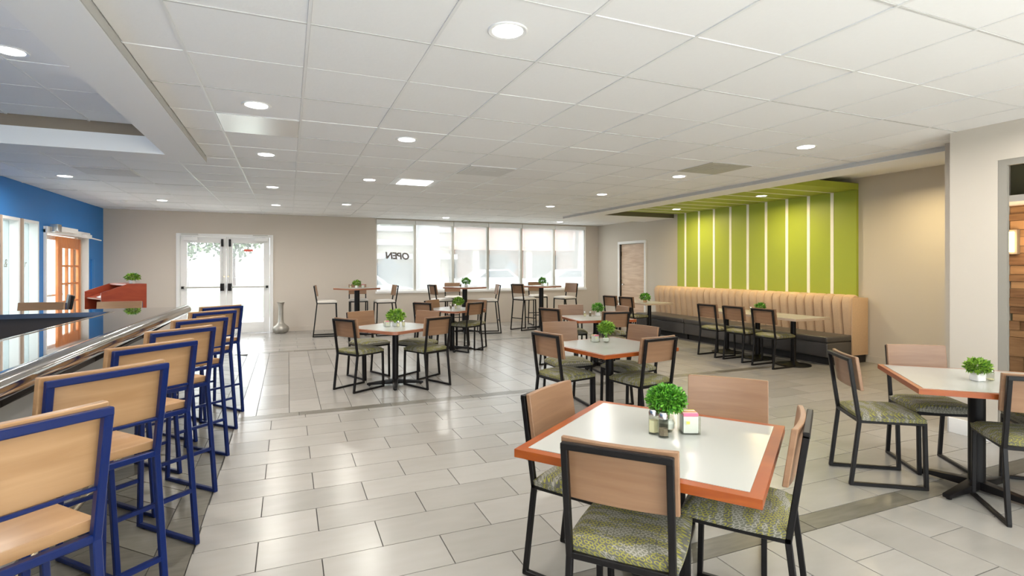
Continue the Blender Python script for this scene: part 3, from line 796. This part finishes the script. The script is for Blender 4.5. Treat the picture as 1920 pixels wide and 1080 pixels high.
D = [
 (1.00, 1.49, 42, 'dining chair in the foreground with its back to the viewer, at the nearest table'),
 (1.18, 2.39, -58, 'dining chair on the left of the nearest white table, back turned left'),
 (2.21, 2.21, 222, 'dining chair facing the viewer across the nearest table, behind the pink jar'),
 (1.90, 1.48, 126, 'dining chair on the right of the nearest table, its back seen edge-on'),
 (2.15, 4.33, 12, 'dining chair at the second table, left near side, full side frame showing'),
 (2.74, 5.18, 265, 'dining chair at the second table, far left, tan panel facing the viewer'),
 (2.94, 3.68, 98, 'dining chair at the second table, right near side, dark-framed back to the viewer'),
 (3.39, 4.49, 190, 'dining chair at the second table, far right, tan panel behind the tabletop'),
 (3.49, 6.90, 22, 'dining chair at the third table, left near side, small dark-framed back'),
 (4.16, 7.46, 250, 'dining chair at the third table, far side, under the window corner'),
 (4.09, 6.05, 82, 'dining chair at the third table, near side, back seen right above the second table plant'),
 (4.78, 6.85, 172, 'dining chair at the third table, far right, pale light on its panel'),
 (.59, 6.45, 33, 'dining chair at the left square table, near left, nearest the aisle of bare floor'),
 (1.68, 6.22, 116, 'dining chair at the left square table, near right, back tilted to the viewer'),
 (.89, 7.46, -66, 'dining chair at the left square table, far left, panel above the tabletop'),
 (1.79, 7.15, 216, 'dining chair at the left square table, far right, panel above the tabletop'),
 (2.09, 8.90, 38, 'dining chair at the back square table, near left, half hidden'),
 (2.40, 9.52, -50, 'dining chair at the back square table, far left, only its panel top showing'),
 (2.97, 8.62, 118, 'dining chair at the back square table, near right, back to the viewer'),
 (3.21, 9.22, 222, 'dining chair at the back square table, far right, behind the near right chair'),
 (3.55, 2.53, -35, 'dining chair left of the right-hand table, alone in the open with full side view'),
 (4.46, 2.58, 236, 'dining chair behind the right-hand table, against the beige pier'),
 (3.83, 1.52, 46, 'dining chair cut by the right frame edge, nearest the viewer at the right-hand table'),
 (4.74, 1.62, 137, 'dining chair at the right-hand table seen only by its green seat at the frame edge'),
 (6.27, 6.73, 3, 'dining chair at the long banquette table, furthest of the three'),
 (6.31, 6.22, 3, 'dining chair at the long banquette table, middle of the three'),
 (6.31, 5.66, 2, 'dining chair at the long banquette table, nearest of the three'),
 (6.24, 9.52, 8, 'dining chair by the wooden door at the far banquette table, left one'),
 (6.30, 9.02, 8, 'dining chair by the wooden door at the far banquette table, right one'),
]
for x, y, a, l in D: chair_at(dining, ud, x, y, a, l, DG)
BG = 'tall chairs at the bar tables'
B = [
 (.50, 11.88, -3, 'tall black-framed bar chair left of the left bar table, seen from its side'),
 (1.44, 12.40, 268, 'tall bar chair behind the left bar table, against the back wall'),
 (2.16, 11.56, 182, 'tall bar chair right of the left bar table, under the window corner'),
 (2.90, 11.46, 10, 'tall bar chair left of the middle bar table'),
 (3.72, 12.60, 262, 'tall bar chair behind the middle bar table, against the window sill'),
 (4.33, 11.00, 168, 'tall bar chair right of the middle bar table'),
 (4.84, 11.20, 20, 'tall bar chair left of the right bar table'),
 (5.88, 12.40, 262, 'tall bar chair behind the right bar table, against the window sill'),
 (6.36, 11.30, 196, 'tall bar chair right of the right bar table, nearest the wooden door'),
]
for x, y, a, l in B: chair_at(barch, ub, x, y, a, l, BG)
SG = 'blue stools along the bar'
nm = ['cut by the left frame edge, nearest the viewer', 'second from the viewer', 'third from the viewer', 'fourth from the viewer', 'fifth from the viewer', 'sixth from the viewer', 'seventh and furthest along the bar']
for k in range(7):
    Y = [1.63, 2.36, 3.06, 3.76, 4.47, 5.20, 5.82][k]; a = [42, 41, 43, 43, 44, 43, 38][k]
    bx = -.43 - (.028, .027, .022, .015, .01, .01, .0)[k] - .19 * math.cos(R(a)); by = Y + .13 - .19 * math.sin(R(a)) + .02
    chair_at(stool, us, bx, by, a + 90, 'blue-framed wooden bar stool, ' + nm[k], SG)
chair_at(stool, us, -2.42, 7.22, 262, 'blue-framed bar stool on the far side of the bar, left one, near the sidelights', SG)
chair_at(stool, us, -1.70, 7.08, 266, 'blue-framed bar stool on the far side of the bar, right one, before the red lectern', SG)
bs = copy_tree(barch); bs.location = (-2.98, 9.05, 0); bs.rotation_euler = (0, 0, R(200) - PI / 2); bs['label'] = 'tall chair with a black padded back beside the sidelights in the blue wall'; bs['group'] = 'tall chairs by the blue wall'
for ch in bs.children:
    if ch.name.startswith('backrest'):
        ch.data = ch.data.copy(); ch.data.materials[0] = M['black_vinyl']

# ================================================================ TABLES
def rounded(h, r, n=6):
    if r <= 0: return [(-h, -h), (h, -h), (h, h), (-h, h)]
    p = []
    for cx, cy, a0 in ((h - r, h - r, 0), (-h + r, h - r, 90), (-h + r, -h + r, 180), (h - r, -h + r, 270)):
        for k in range(n + 1):
            a = R(a0 + 90 * k / n); p.append((cx + r * math.cos(a), cy + r * math.sin(a)))
    return p
def make_table(name, x, y, rz, h, half, rad, label, cat='table', em='edge_wood', group=None, pole_r=.038, foot=.34, edge=.03, half_y=None, round_base=False, foot_rot=45):
    t = empty(name, (x, y, 0), R(rz), label, cat, group)
    sy = (half_y or half) / half
    P_ = [(a, b * sy) for a, b in rounded(half, rad)]
    Q_ = [(a * (1 - edge / half), b * (1 - edge / half / sy) ) for a, b in P_]
    # wooden edge band as a ring, white laminate as an insert
    n = len(P_); vs = [(a, b, h - .034) for a, b in P_] + [(a, b, h - .002) for a, b in P_] + [(a, b, h - .002) for a, b in Q_] + [(a, b, h - .034) for a, b in Q_]
    fs = []
    for i in range(n):
        j = (i + 1) % n
        for k in range(4): fs.append((k * n + i, k * n + j, ((k + 1) % 4) * n + j, ((k + 1) % 4) * n + i))
    MB().add(vs, fs).obj('edge_band', em, t)
    MB().prism([(a * .9995, b * .9995) for a, b in Q_], h - .032, h).obj('tabletop', 'table_white', t)
    MB().box(-.14, .14, -.14, .14, h - .044, h - .034).obj('mounting_plate', 'black_metal', t)
    MB().tube((0, 0, .03), (0, 0, h - .044), pole_r, 20).obj('pole', 'black_metal', t)
    if round_base: MB().lathe([(.001, 0), (.24, 0), (.24, .012), (.08, .03), (.045, .06), (.001, .06)], n=32).obj('base', 'black_metal', t)
    else:
        for k in range(4):
            a = R(foot_rot + 90 * k); c, s = math.cos(a), math.sin(a)
            m_ = MB(); w1, w2 = .035, .022
            m_.add([(.02, -w1, .02), (.02, w1, .02), (.02, w1, .075), (.02, -w1, .075), (foot, -w2, .012), (foot, w2, .012), (foot, w2, .035), (foot, -w2, .035)],
                   [(3, 2, 1, 0), (4, 5, 6, 7), (0, 1, 5, 4), (1, 2, 6, 5), (2, 3, 7, 6), (3, 0, 4, 7)])
            m_.tube((foot - .03, 0, 0), (foot - .03, 0, .02), .016)
            m_.xf(Matrix.Rotation(a, 4, 'Z')).obj('foot', 'black_metal', t, bevel=.005)
    return t
TG = 'square dining tables'
TH = .72
make_table('dining_table', 1.475, 1.865, 36, TH, .455, 0, 'nearest square white table with orange wooden edge, in the foreground', group=TG, edge=.042)
make_table('dining_table', 2.785, 4.24, 8, TH, .44, 0, 'square white table behind the nearest one, plant in a glass jar on it', group=TG)
make_table('dining_table', 4.14, 6.66, -10, TH, .44, .03, 'square white table between the second table and the right bar table', group=TG)
make_table('dining_table', 1.22, 6.60, 34, TH, .44, .07, 'square white table standing alone left of centre', group=TG, em='red_edge_wood')
make_table('dining_table', 2.66, 9.00, 34, TH, .44, .07, 'square white table in front of the middle bar table', group=TG, em='red_edge_wood')
make_table('dining_table', 4.12, 2.00, 46, TH, .44, 0, 'square white table at the right frame edge by the pier', group=TG, pole_r=.045)
for y, l in ((5.64, 'nearest'), (6.29, 'middle'), (6.94, 'furthest')):
    make_table('banquette_table', 6.92, y, 0, TH, .35, 0, 'narrow pale table pushed into a row before the banquette, %s of three' % l, group='tables in a row before the banquette', half_y=.323, round_base=True, edge=.012, em='frame_tan')
for y, l in ((9.05, 'near'), (9.72, 'far')):
    make_table('banquette_table', 6.92, y, 0, TH, .35, 0, 'narrow pale table by the far end of the banquette, %s one' % l, group='tables at the far end of the banquette', half_y=.323, round_base=True, edge=.012, em='frame_tan')
BTG = 'tall bar tables'
for x, y, r_, l in ((1.34, 11.6, 33, 'tall bar table left of the window'), (3.62, 11.28, 28, 'tall bar table in front of the window centre'), (5.52, 11.3, 28, 'tall bar table near the right end of the window')):
    make_table('bar_table', x, y, r_, 1.015, .37, .10, l, group=BTG, pole_r=.055, em='red_edge_wood')

# ================================================================ TABLETOP THINGS
def leaves(n, rx, rz, cz, ln, seed, m='leaf_green', droop=.2):
    rnd = random.Random(seed); mb = MB()
    for k in range(n):
        th = rnd.uniform(0, 2 * PI); ph = math.acos(rnd.uniform(-.75, 1)); rr = rnd.uniform(.35, 1.0) ** .6
        d = Vector((math.sin(ph) * math.cos(th), math.sin(ph) * math.sin(th), math.cos(ph)))
        p = Vector((d.x * rx * rr, d.y * rx * rr, cz + d.z * rz * rr))
        dir_ = (d + Vector((rnd.uniform(-.8, .8), rnd.uniform(-.8, .8), rnd.uniform(-.5, .7)))).normalized()
        sd = dir_.cross(Vector((rnd.uniform(-1, 1), rnd.uniform(-1, 1), 1))).normalized(); l = ln * rnd.uniform(.6, 1.2); w_ = l * .26
        up = sd.cross(dir_) * l * .08
        mb.add([p, p + dir_ * l * .5 + sd * w_ + up, p + dir_ * l, p + dir_ * l * .5 - sd * w_ + up], [(0, 1, 2), (0, 2, 3)], rnd.random())
    for k in range(max(8, n // 20)):
        th = rnd.uniform(0, 2 * PI); r0 = rnd.uniform(0, .3) * rx; r1 = rnd.uniform(.2, .8) * rx
        mb.bar((math.cos(th) * r0 * .5, math.sin(th) * r0 * .5, cz - rz * .9), (math.cos(th) * r1, math.sin(th) * r1, cz + rz * .3), .0018)
    return mb
def plant(x, y, z, label, kind='glass', n=1100, rx=.06, rz=.05, cz=.115, ln=.022, leaf='leaf_green', seed=1, group='small green plants on the tables', pot='white_ceramic'):
    t = empty('potted_plant', (x, y, z), seed, label, 'plant', group)
    if kind == 'glass':
        MB().lathe([(.001, 0), (.024, 0), (.033, .012), (.036, .035), (.030, .058), (.024, .068), (.021, .068), (.027, .056), (.033, .034), (.030, .014), (.001, .004)], n=24).obj('glass_jar', 'jar_glass', t)
        MB().lathe([(.001, .005), (.028, .013), (.031, .034), (.024, .045), (.001, .046)], n=20).obj('filler', pot, t)
    else:
        h_ = .055
        MB().prism([(-.030, -.030), (.030, -.030), (.030, .030), (-.030, .030)], 0, h_).obj('pot', pot, t, bevel=.008, seg=3)
    o = leaves(n, rx, rz, cz, ln, seed, leaf).obj('foliage', leaf, t, tone=True); o['kind'] = 'stuff'
    MB().tube((0, 0, .03), (0, 0, cz - .01), .010, 8, .018).obj('stem', 'stem_green', t)
    return t
def shaker(x, y, z, label, fill, fh, rz=0, group='glass salt and pepper shakers', sc=1.0):
    t = empty('glass_shaker', (x, y, z), rz, label, 'shaker', group)
    n = 6
    r0 = .021 * sc
    MB().lathe([(.001, 0), (r0, 0), (r0, .052 * sc), (r0 * .8, .060 * sc), (r0 * .7, .060 * sc), (r0 * .85, .05 * sc), (r0 * .85, .005), (.001, .004)], n=6).obj('glass_body', 'jar_glass', t)
    MB().lathe([(.001, .006), (r0 * .82, .006), (r0 * .82, fh), (.001, fh)], n=6).obj('contents', fill, t)
    MB().lathe([(r0 * .84, .056 * sc), (r0 * .86, .066 * sc), (r0 * .6, .075 * sc), (.001, .078 * sc), (.001, .056 * sc)], n=16).obj('lid', 'steel', t)
    return t
def packet_jar(x, y, z, rz, label):
    t = empty('packet_jar', (x, y, z), rz, label, 'jar', 'square glass jars of sweetener packets')
    f = MB(); a = .033; b = .030; hh = .062
    f.box(-a, a, -a, -b, .003, hh).box(-a, a, b, a, .003, hh).box(-a, -b, -b, b, .003, hh).box(b, a, -b, b, .003, hh).box(-a, a, -a, a, 0, .003)
    f.obj('glass_body', 'jar_glass', t)
    for k in range(7):
        y_ = -.024 + k * .008
        o = MB().box(-.026, .026, y_ - .0022, y_ + .0022, .004, .058 + random.uniform(-.004, .006)).obj('sweetener_packet', 'paper', t)
        c = ('sweetener_pink', 'paper', 'sweetener_pink', 'sweetener_yellow', 'sweetener_pink', 'paper', 'sweetener_yellow')[k]
        MB().box(-.026, .026, y_ - .0026, y_ + .0026, .060, .070).obj('packet_top', c, t)
    MB().box(-.018, -.006, -.0342, -.0331, .036, .045).obj('leaf_print', 'sweetener_yellow', t)
    return t
plant(1.555, 1.915, TH, 'fluffy bright green plant in a clear jar on the nearest table', 'glass', 3200, .072, .052, .122, .016, seed=1).scale = (1.15, 1.15, 1.15)
shaker(1.478, 1.905, TH, 'salt shaker with cream filling on the nearest table', 'salt', .042).scale = (1.15, 1.15, 1.42)
shaker(1.488, 1.850, TH, 'pepper shaker with brown filling on the nearest table', 'pepper', .026).scale = (1.15, 1.15, 1.42)
packet_jar(1.635, 1.860, TH, R(-25), 'square glass jar with pink and yellow packets on the nearest table').scale = (1.22, 1.22, 1.3)
plant(2.85, 4.40, TH, 'green plant in a clear jar on the second table', 'glass', 1200, .075, .055, .14, .026, seed=2, leaf='leaf_lime')
packet_jar(2.77, 4.47, TH, R(10), 'glass jar of packets left of the plant on the second table')
plant(4.29, 6.85, TH, 'green plant in a white pot on the third table', 'pot', 500, .08, .06, .12, .035, seed=3)
shaker(4.13, 6.80, TH, 'dark-filled shaker beside the plant on the third table', 'pepper', .045)
shaker(4.06, 6.84, TH, 'pale shaker at the left of the group on the third table', 'salt', .045)
plant(1.23, 6.64, TH, 'bushy lime plant in a white pot on the left square table', 'pot', 700, .10, .07, .125, .04, seed=4, leaf='leaf_lime')
packet_jar(1.12, 6.62, TH, R(20), 'glass jar of packets left of the plant on the left square table')
shaker(1.24, 6.52, TH, 'pale salt shaker before the plant on the left square table', 'salt', .045)
shaker(1.32, 6.60, TH, 'yellowish shaker right of the plant on the left square table', 'salt', .05)
plant(2.80, 9.10, TH, 'green plant in a white pot on the back square table', 'pot', 500, .085, .06, .12, .04, seed=5, leaf='leaf_lime')
shaker(2.64, 9.03, TH, 'dark pepper shaker on the back square table', 'pepper', .045)
shaker(2.72, 9.00, TH, 'pale shaker on the back square table', 'salt', .045)
plant(4.09, 1.98, TH, 'green plant in a white square pot on the right-hand table', 'pot', 700, .062, .045, .09, .026, seed=6, leaf='leaf_lime')
shaker(4.17, 1.95, TH, 'clear shaker with a metal lid on the right-hand table', 'salt', .012)
plant(1.34, 11.64, 1.015, 'small plant on the bar table left of the window', 'pot', 350, .075, .055, .10, .04, seed=7, leaf='leaf_lime')
shaker(1.21, 11.62, 1.015, 'pale shaker left of the plant on the left bar table', 'salt', .045)
packet_jar(1.46, 11.62, 1.015, 0, 'white packet jar on the left bar table')
plant(3.67, 11.34, 1.015, 'small plant on the bar table before the window centre', 'pot', 350, .09, .065, .12, .045, seed=8)
shaker(3.53, 11.3, 1.015, 'dark shaker on the middle bar table', 'pepper', .05)
plant(5.57, 11.34, 1.015, 'small plant on the bar table at the right of the window', 'pot', 350, .08, .06, .11, .045, seed=9)
shaker(5.68, 11.28, 1.015, 'pale shaker on the right bar table', 'salt', .05)
plant(6.86, 9.12, TH, 'small plant in a terracotta pot on the far banquette table', 'pot', 400, .095, .065, .11, .045, seed=10, pot='terracotta')
plant(7.12, 6.42, TH, 'small plant in a pale pot on the long row of banquette tables', 'pot', 350, .07, .045, .09, .035, seed=11)
shaker(7.02, 6.52, TH, 'pale shaker beside the plant on the row of banquette tables', 'salt', .045)

# ================================================================ BAR
BZ = 1.05; BE = 6.24
bar = empty('bar_counter', (0, 0, 0), 0, 'L-shaped bar with black polished top and chrome front rail', 'bar counter')
MB().prism([(-1.44, -.9), (-.96, -.9), (-.96, BE), (-3.0, BE), (-3.0, 5.80), (-1.44, 5.80)], BZ - .04, BZ).obj('countertop', 'granite', bar)
n = 14; vs = []; ys = (-.9, BE + .01)
prof = [(-.962 + .052 * math.cos(a) , BZ - .03 + .048 * math.sin(a)) for a in [2 * PI * k / n for k in range(n)]]
MB().add([(x, ys[0], z_) for x, z_ in prof] + [(x, ys[1], z_) for x, z_ in prof], [(i, (i + 1) % n, n + (i + 1) % n, n + i) for i in range(n)] + [tuple(range(n)), tuple(range(n, 2 * n))]).obj('chrome_rail', 'chrome', bar)
MB().box(-1.455, -1.44, -.9, 5.79, BZ - .035, BZ + .004).obj('inner_trim', 'chrome', bar)
MB().box(-1.30, -1.24, -.9, BE - .12, 0, BZ - .04).obj('front_panel', 'bar_panel', bar)
MB().box(-1.24, -.97, -.9, BE - .12, BZ - .075, BZ - .04).obj('underside', 'bar_panel', bar)
MB().box(-1.245, -1.225, -.9, BE - .12, .80, .84).obj('panel_molding', 'bar_dark', bar)
MB().box(-1.43, -1.30, -.9, 5.80, 0, BZ - .042).box(-3.0, -1.43, 5.84, BE - .12, 0, BZ - .042).obj('inner_cabinet', 'bar_dark', bar)
MB().box(-2.0, -1.43, -.9, 5.80, .02, .60).obj('work_shelf', 'bar_dark', bar)
for y in (.6, 1.9, 3.2, 4.5, 5.8): 
    MB().bar((-1.24, y, .82), (-1.0, y, BZ - .08), .03, .05).obj('bracket', 'bar_dark', bar)
    MB().bar((-1.24, y, .20), (-1.02, y, .20), .02).obj('rail_bracket', 'brass_rail', bar)
MB().tube((-1.02, -.9, .20), (-1.02, BE - .15, .20), .020, 14).obj('foot_rail', 'brass_rail', bar)

# ================================================================ LECTERN
lt = empty('lectern', (-2.45, 9.22, 0), R(30), 'red-brown wooden lectern with sloping top beside the bar end', 'lectern')
W2, Dp = .78, .56       # local x: depth (towards its tall end), y: width
side = [(0, .0), (Dp, 0), (Dp, 1.205), (Dp - .24, 1.205), (0, 1.085)]
def side_panel(y0, y1):
    n = 5; return MB().add([(a, y0, z_) for a, z_ in side] + [(a, y1, z_) for a, z_ in side], [tuple(range(n)), tuple(range(n, 2 * n))[::-1]] + [(i, n + i, n + (i + 1) % n, (i + 1) % n) for i in range(n)])
side_panel(0, .025).obj('side_panel', 'lectern_wood', lt); side_panel(W2 - .025, W2).obj('side_panel', 'lectern_wood', lt)
MB().box(Dp - .025, Dp, .025, W2 - .025, 0, 1.205).obj('front_panel', 'lectern_wood', lt)
MB().box(Dp - .25, Dp - .025, .025, W2 - .025, 1.18, 1.205).obj('top_shelf', 'lectern_wood', lt)
MB().add([(.02, .025, .98), (Dp - .25, .025, 1.08), (Dp - .25, W2 - .025, 1.08), (.02, W2 - .025, .98), (.02, .025, 1.0), (Dp - .25, .025, 1.10), (Dp - .25, W2 - .025, 1.10), (.02, W2 - .025, 1.0)],
         [(3, 2, 1, 0), (4, 5, 6, 7), (0, 1, 5, 4), (1, 2, 6, 5), (2, 3, 7, 6), (3, 0, 4, 7)]).obj('sloping_desk', 'lectern_wood', lt)
MB().box(.02, Dp - .03, .03, W2 - .03, .55, .57).box(.02, Dp - .03, .03, W2 - .03, .02, .10).obj('inner_shelf', 'lectern_dark', lt)
for k in range(1):
    p = MB().box(0, .21, 0, .28, 0, .006).obj('paper_sheet', 'paper'); c = Vector((.03 + .01 * k, .08 + .09 * k, 1.003 + .006 * k))
    p.matrix_world = Matrix.Translation((-2.45, 9.22, 0)) @ Matrix.Rotation(R(30), 4, 'Z') @ Matrix.Translation(c) @ Matrix.Rotation(R(-22.5), 4, 'Y') @ Matrix.Rotation(R(random.uniform(-9, 9)), 4, 'Z')
    tag(p, 'white paper lying on the sloping lectern desk', 'paper', 'papers on the lectern')
plant(-2.17, 9.62, 1.205, 'small plant in a white pot on top of the red lectern', 'pot', 400, .085, .045, .095, .04, seed=12, leaf='leaf_lime')

# ================================================================ VASE
vz = empty('floor_vase', (-.15, 12.78, 0), 0, 'tall silver vase with round belly and narrow neck beside the glass doors', 'vase')
MB().lathe([(.001, 0), (.11, 0), (.15, .035), (.17, .09), (.155, .14), (.10, .185), (.062, .23), (.052, .32), (.050, .50), (.052, .60), (.066, .655), (.082, .675), (.074, .677), (.045, .62), (.04, .5), (.001, .4)], n=36).obj('body', 'silver_vase', vz)

# ================================================================ OPEN SIGN
sg = text('open_sign', 'OPEN', .22, 'sign_grey', (2.47, YB - .0, 1.72), (R(90), R(2), 0), None, .012, mirror=True, shear=.15, bold=.008)
tag(sg, 'grey OPEN sign in the first back window, read mirrored from inside', 'sign')

# ================================================================ OUTDOORS
struct('ground', MB().box(-45, 60, -30, 90, -.4, -.13), 'asphalt')
struct('terrace', MB().box(-6, 11, YB + .2, 17.3, -.2, -.03).box(-6.2, XL - .15, 3, YB + .2, -.2, -.03), 'concrete')
tag(MB().box(-40, 1.2, 17.3, 32, -.2, -.02).box(-40, -9, -10, 17.3, -.2, -.02).obj('lawn', 'grass'), 'bright green lawn beyond the glass doors', 'lawn', kind='structure')
struct('bounce_ground', MB().box(-9, 12, -12, YN - .2, -.13, -.04), 'bounce_pale')  # unseen pale ground, added to bounce sunlight up to the ceiling
struct('road', MB().box(-40, 60, 36, 44, -.14, -.10), 'concrete')
t = empty('porch_column', (3.72, 15.2, -.03), 0, 'thick white round column outside the second window', 'column')
MB().lathe([(.42, 0), (.42, .1), (.38, .14), (.38, 2.0), (.36, 2.02), (.36, 3.6)], n=32).obj('shaft', 'column_white', t)
def car(x, y, rz, m, label):
    t = empty('car', (x, y, -.13), R(rz), label, 'car', 'cars parked outside')
    prof = [(-2.2, .35), (-2.25, .7), (-2.1, .95), (-1.35, 1.02), (-.75, 1.45), (.65, 1.47), (1.25, 1.0), (2.1, .85), (2.25, .6), (2.2, .35)]
    n = len(prof)
    MB().add([(a, -.85, z_) for a, z_ in prof] + [(a, .85, z_) for a, z_ in prof], [tuple(range(n)), tuple(range(n, 2 * n))[::-1]] + [(i, n + i, n + (i + 1) % n, (i + 1) % n) for i in range(n)]).obj('body', m, t, bevel=.06, seg=3)
    for s in (-1, 1): MB().add([(-1.15, s * .86, 1.03), (-.68, s * .86, 1.38), (.58, s * .86, 1.40), (1.02, s * .86, 1.03), (-1.15, s * .84, 1.03), (-.68, s * .84, 1.38), (.58, s * .84, 1.40), (1.02, s * .84, 1.03)],
                               [(0, 1, 2, 3), (7, 6, 5, 4), (0, 4, 5, 1), (1, 5, 6, 2), (2, 6, 7, 3), (3, 7, 4, 0)]).obj('side_window', 'car_glass', t)
    MB().bar((.72, 0, 1.45), (1.2, 0, 1.06), 1.4, .02, (0, 1, 0)).obj('windscreen', 'car_glass', t)
    for a in (-1.4, 1.4):
        for s in (-1, 1): MB().tube((a, s * .70, .32), (a, s * .88, .32), .32, 20).obj('wheel', 'tyre', t)
car(1.9, 18.2, -8, 'car_white', 'white car parked close outside the first window')
car(10.6, 28, 4, 'car_silver', 'silver car in the car park, seen through the third window')
car(14.8, 26.5, -4, 'car_white', 'white car in the car park, seen through the fourth and fifth windows')
car(20.5, 27.5, 3, 'car_white', 'white car in the car park, seen through the sixth window')
b = empty('shop_building', (17, 40, -.13), 0, 'long pink stucco shop building across the car park', 'building')
MB().box(-9, 22, 0, 10, 0, 4.3).obj('wall', 'stucco_pink', b)
MB().box(-9.3, 22.3, -2.2, 0, 2.9, 4.6).obj('canopy_fascia', 'stucco_pink', b)
MB().box(-9.4, 22.4, -2.3, 10, 4.6, 5.0).obj('roof', 'roof_grey', b)
for k in range(7):
    MB().box(-8.6 + k * 4.4, -8.1 + k * 4.4, -2.1, -1.6, 0, 2.9).obj('post', 'stucco_cream', b)
    MB().box(-7.6 + k * 4.4, -4.8 + k * 4.4, -.05, 0.0, .4, 2.6).obj('shop_window', 'shop_glass', b)
b = empty('far_building', (-4.0, 95, -.13), 0, 'low grey building far beyond the lawn', 'building')
MB().box(-6, 12, 0, 8, 0, 3.0).obj('wall', 'stucco_cream', b); MB().box(-6.5, 12.5, -1.5, 8.5, 3.0, 3.6).obj('roof', 'roof_grey', b)
b = empty('cream_building', (2.6, 27, -.13), 0, 'cream building with white fascia bands behind the white column', 'building')
MB().box(0, 5.2, 0, 6, 0, 3.5).obj('wall', 'stucco_cream', b)
for k in range(3): MB().box(-.3, 5.5, -.5 + .1 * k, 0, 2.0 + k * .7, 2.25 + k * .7).obj('fascia', 'column_white', b)
MB().box(1, 4.2, -.04, 0, .4, 1.8).obj('shop_window', 'shop_glass', b)
def tree(x, y, h, r, seed, label):
    t = empty('tree', (x, y, -.1), 0, label, 'tree', 'trees outside'); rnd = random.Random(seed)
    MB().tube((0, 0, 0), (0, 0, h * .55), .16, 10, .10).obj('trunk', 'bark', t)
    mb = MB()
    for k in range(900):
        d = Vector((rnd.gauss(0, 1), rnd.gauss(0, 1), rnd.gauss(0, .8))).normalized() * r * rnd.uniform(.35, 1); p = Vector((0, 0, h * .72)) + d
        a = Vector((rnd.gauss(0, 1), rnd.gauss(0, 1), rnd.gauss(0, 1))).normalized() * .22; c = a.orthogonal().normalized() * .16
        mb.add([p - a, p + c, p + a, p - c], [(0, 1, 2, 3)])
    mb.obj('foliage', 'tree_leaf', t)['kind'] = 'stuff'
tree(-10.5, 42, 6, 2.6, 1, 'leafy tree left beyond the lawn'); tree(-7.2, 47, 6.5, 2.8, 2, 'leafy tree in the middle of the left door pane')
tree(-4.2, 50, 6, 2.4, 3, 'leafy tree between the two glass doors'); tree(5.5, 36, 7, 3.2, 4, 'big tree behind the cream building')
tree(33, 53, 10, 2.2, 5, 'tall tree above the pink building roof'); tree(-9, 21, 5, 2.0, 6, 'tree outside the left sidelights')
tree(-14, 13, 5, 2.4, 7, 'tree outside the blue wall doorway')
t = empty('palm_tree', (21, 37, -.13), 0, 'slim palm trunk before the pink building', 'tree')
MB().tube((0, 0, 0), (.5, 0, 8), .18, 10, .12).obj('trunk', 'bark', t)
fr = MB()
for k in range(16):
    a = 2 * PI * k / 16; c, s = math.cos(a), math.sin(a)
    fr.add([(.5, 0, 8), (.5 + c * 1.0 - s * .15, s * 1.0 + c * .15, 8.6), (.5 + c * 2, s * 2, 8.0), (.5 + c * 1.0 + s * .15, s * 1.0 - c * .15, 8.5)], [(0, 1, 2, 3)])
fr.obj('fronds', 'tree_leaf', t)
mat('annex_cream', (.62, .56, .47), .8)
b = empty('annex_wall', (-7.0, 0, -.13), 0, 'beige outside wall seen through the blue wall doorway', 'building')
MB().box(-.3, 0, 20.6, 24, 0, 3.2).obj('wall', 'annex_cream', b)
car(-9.2, 25, 80, 'car_white', 'pale blue-white car outside the sidelights of the blue wall')
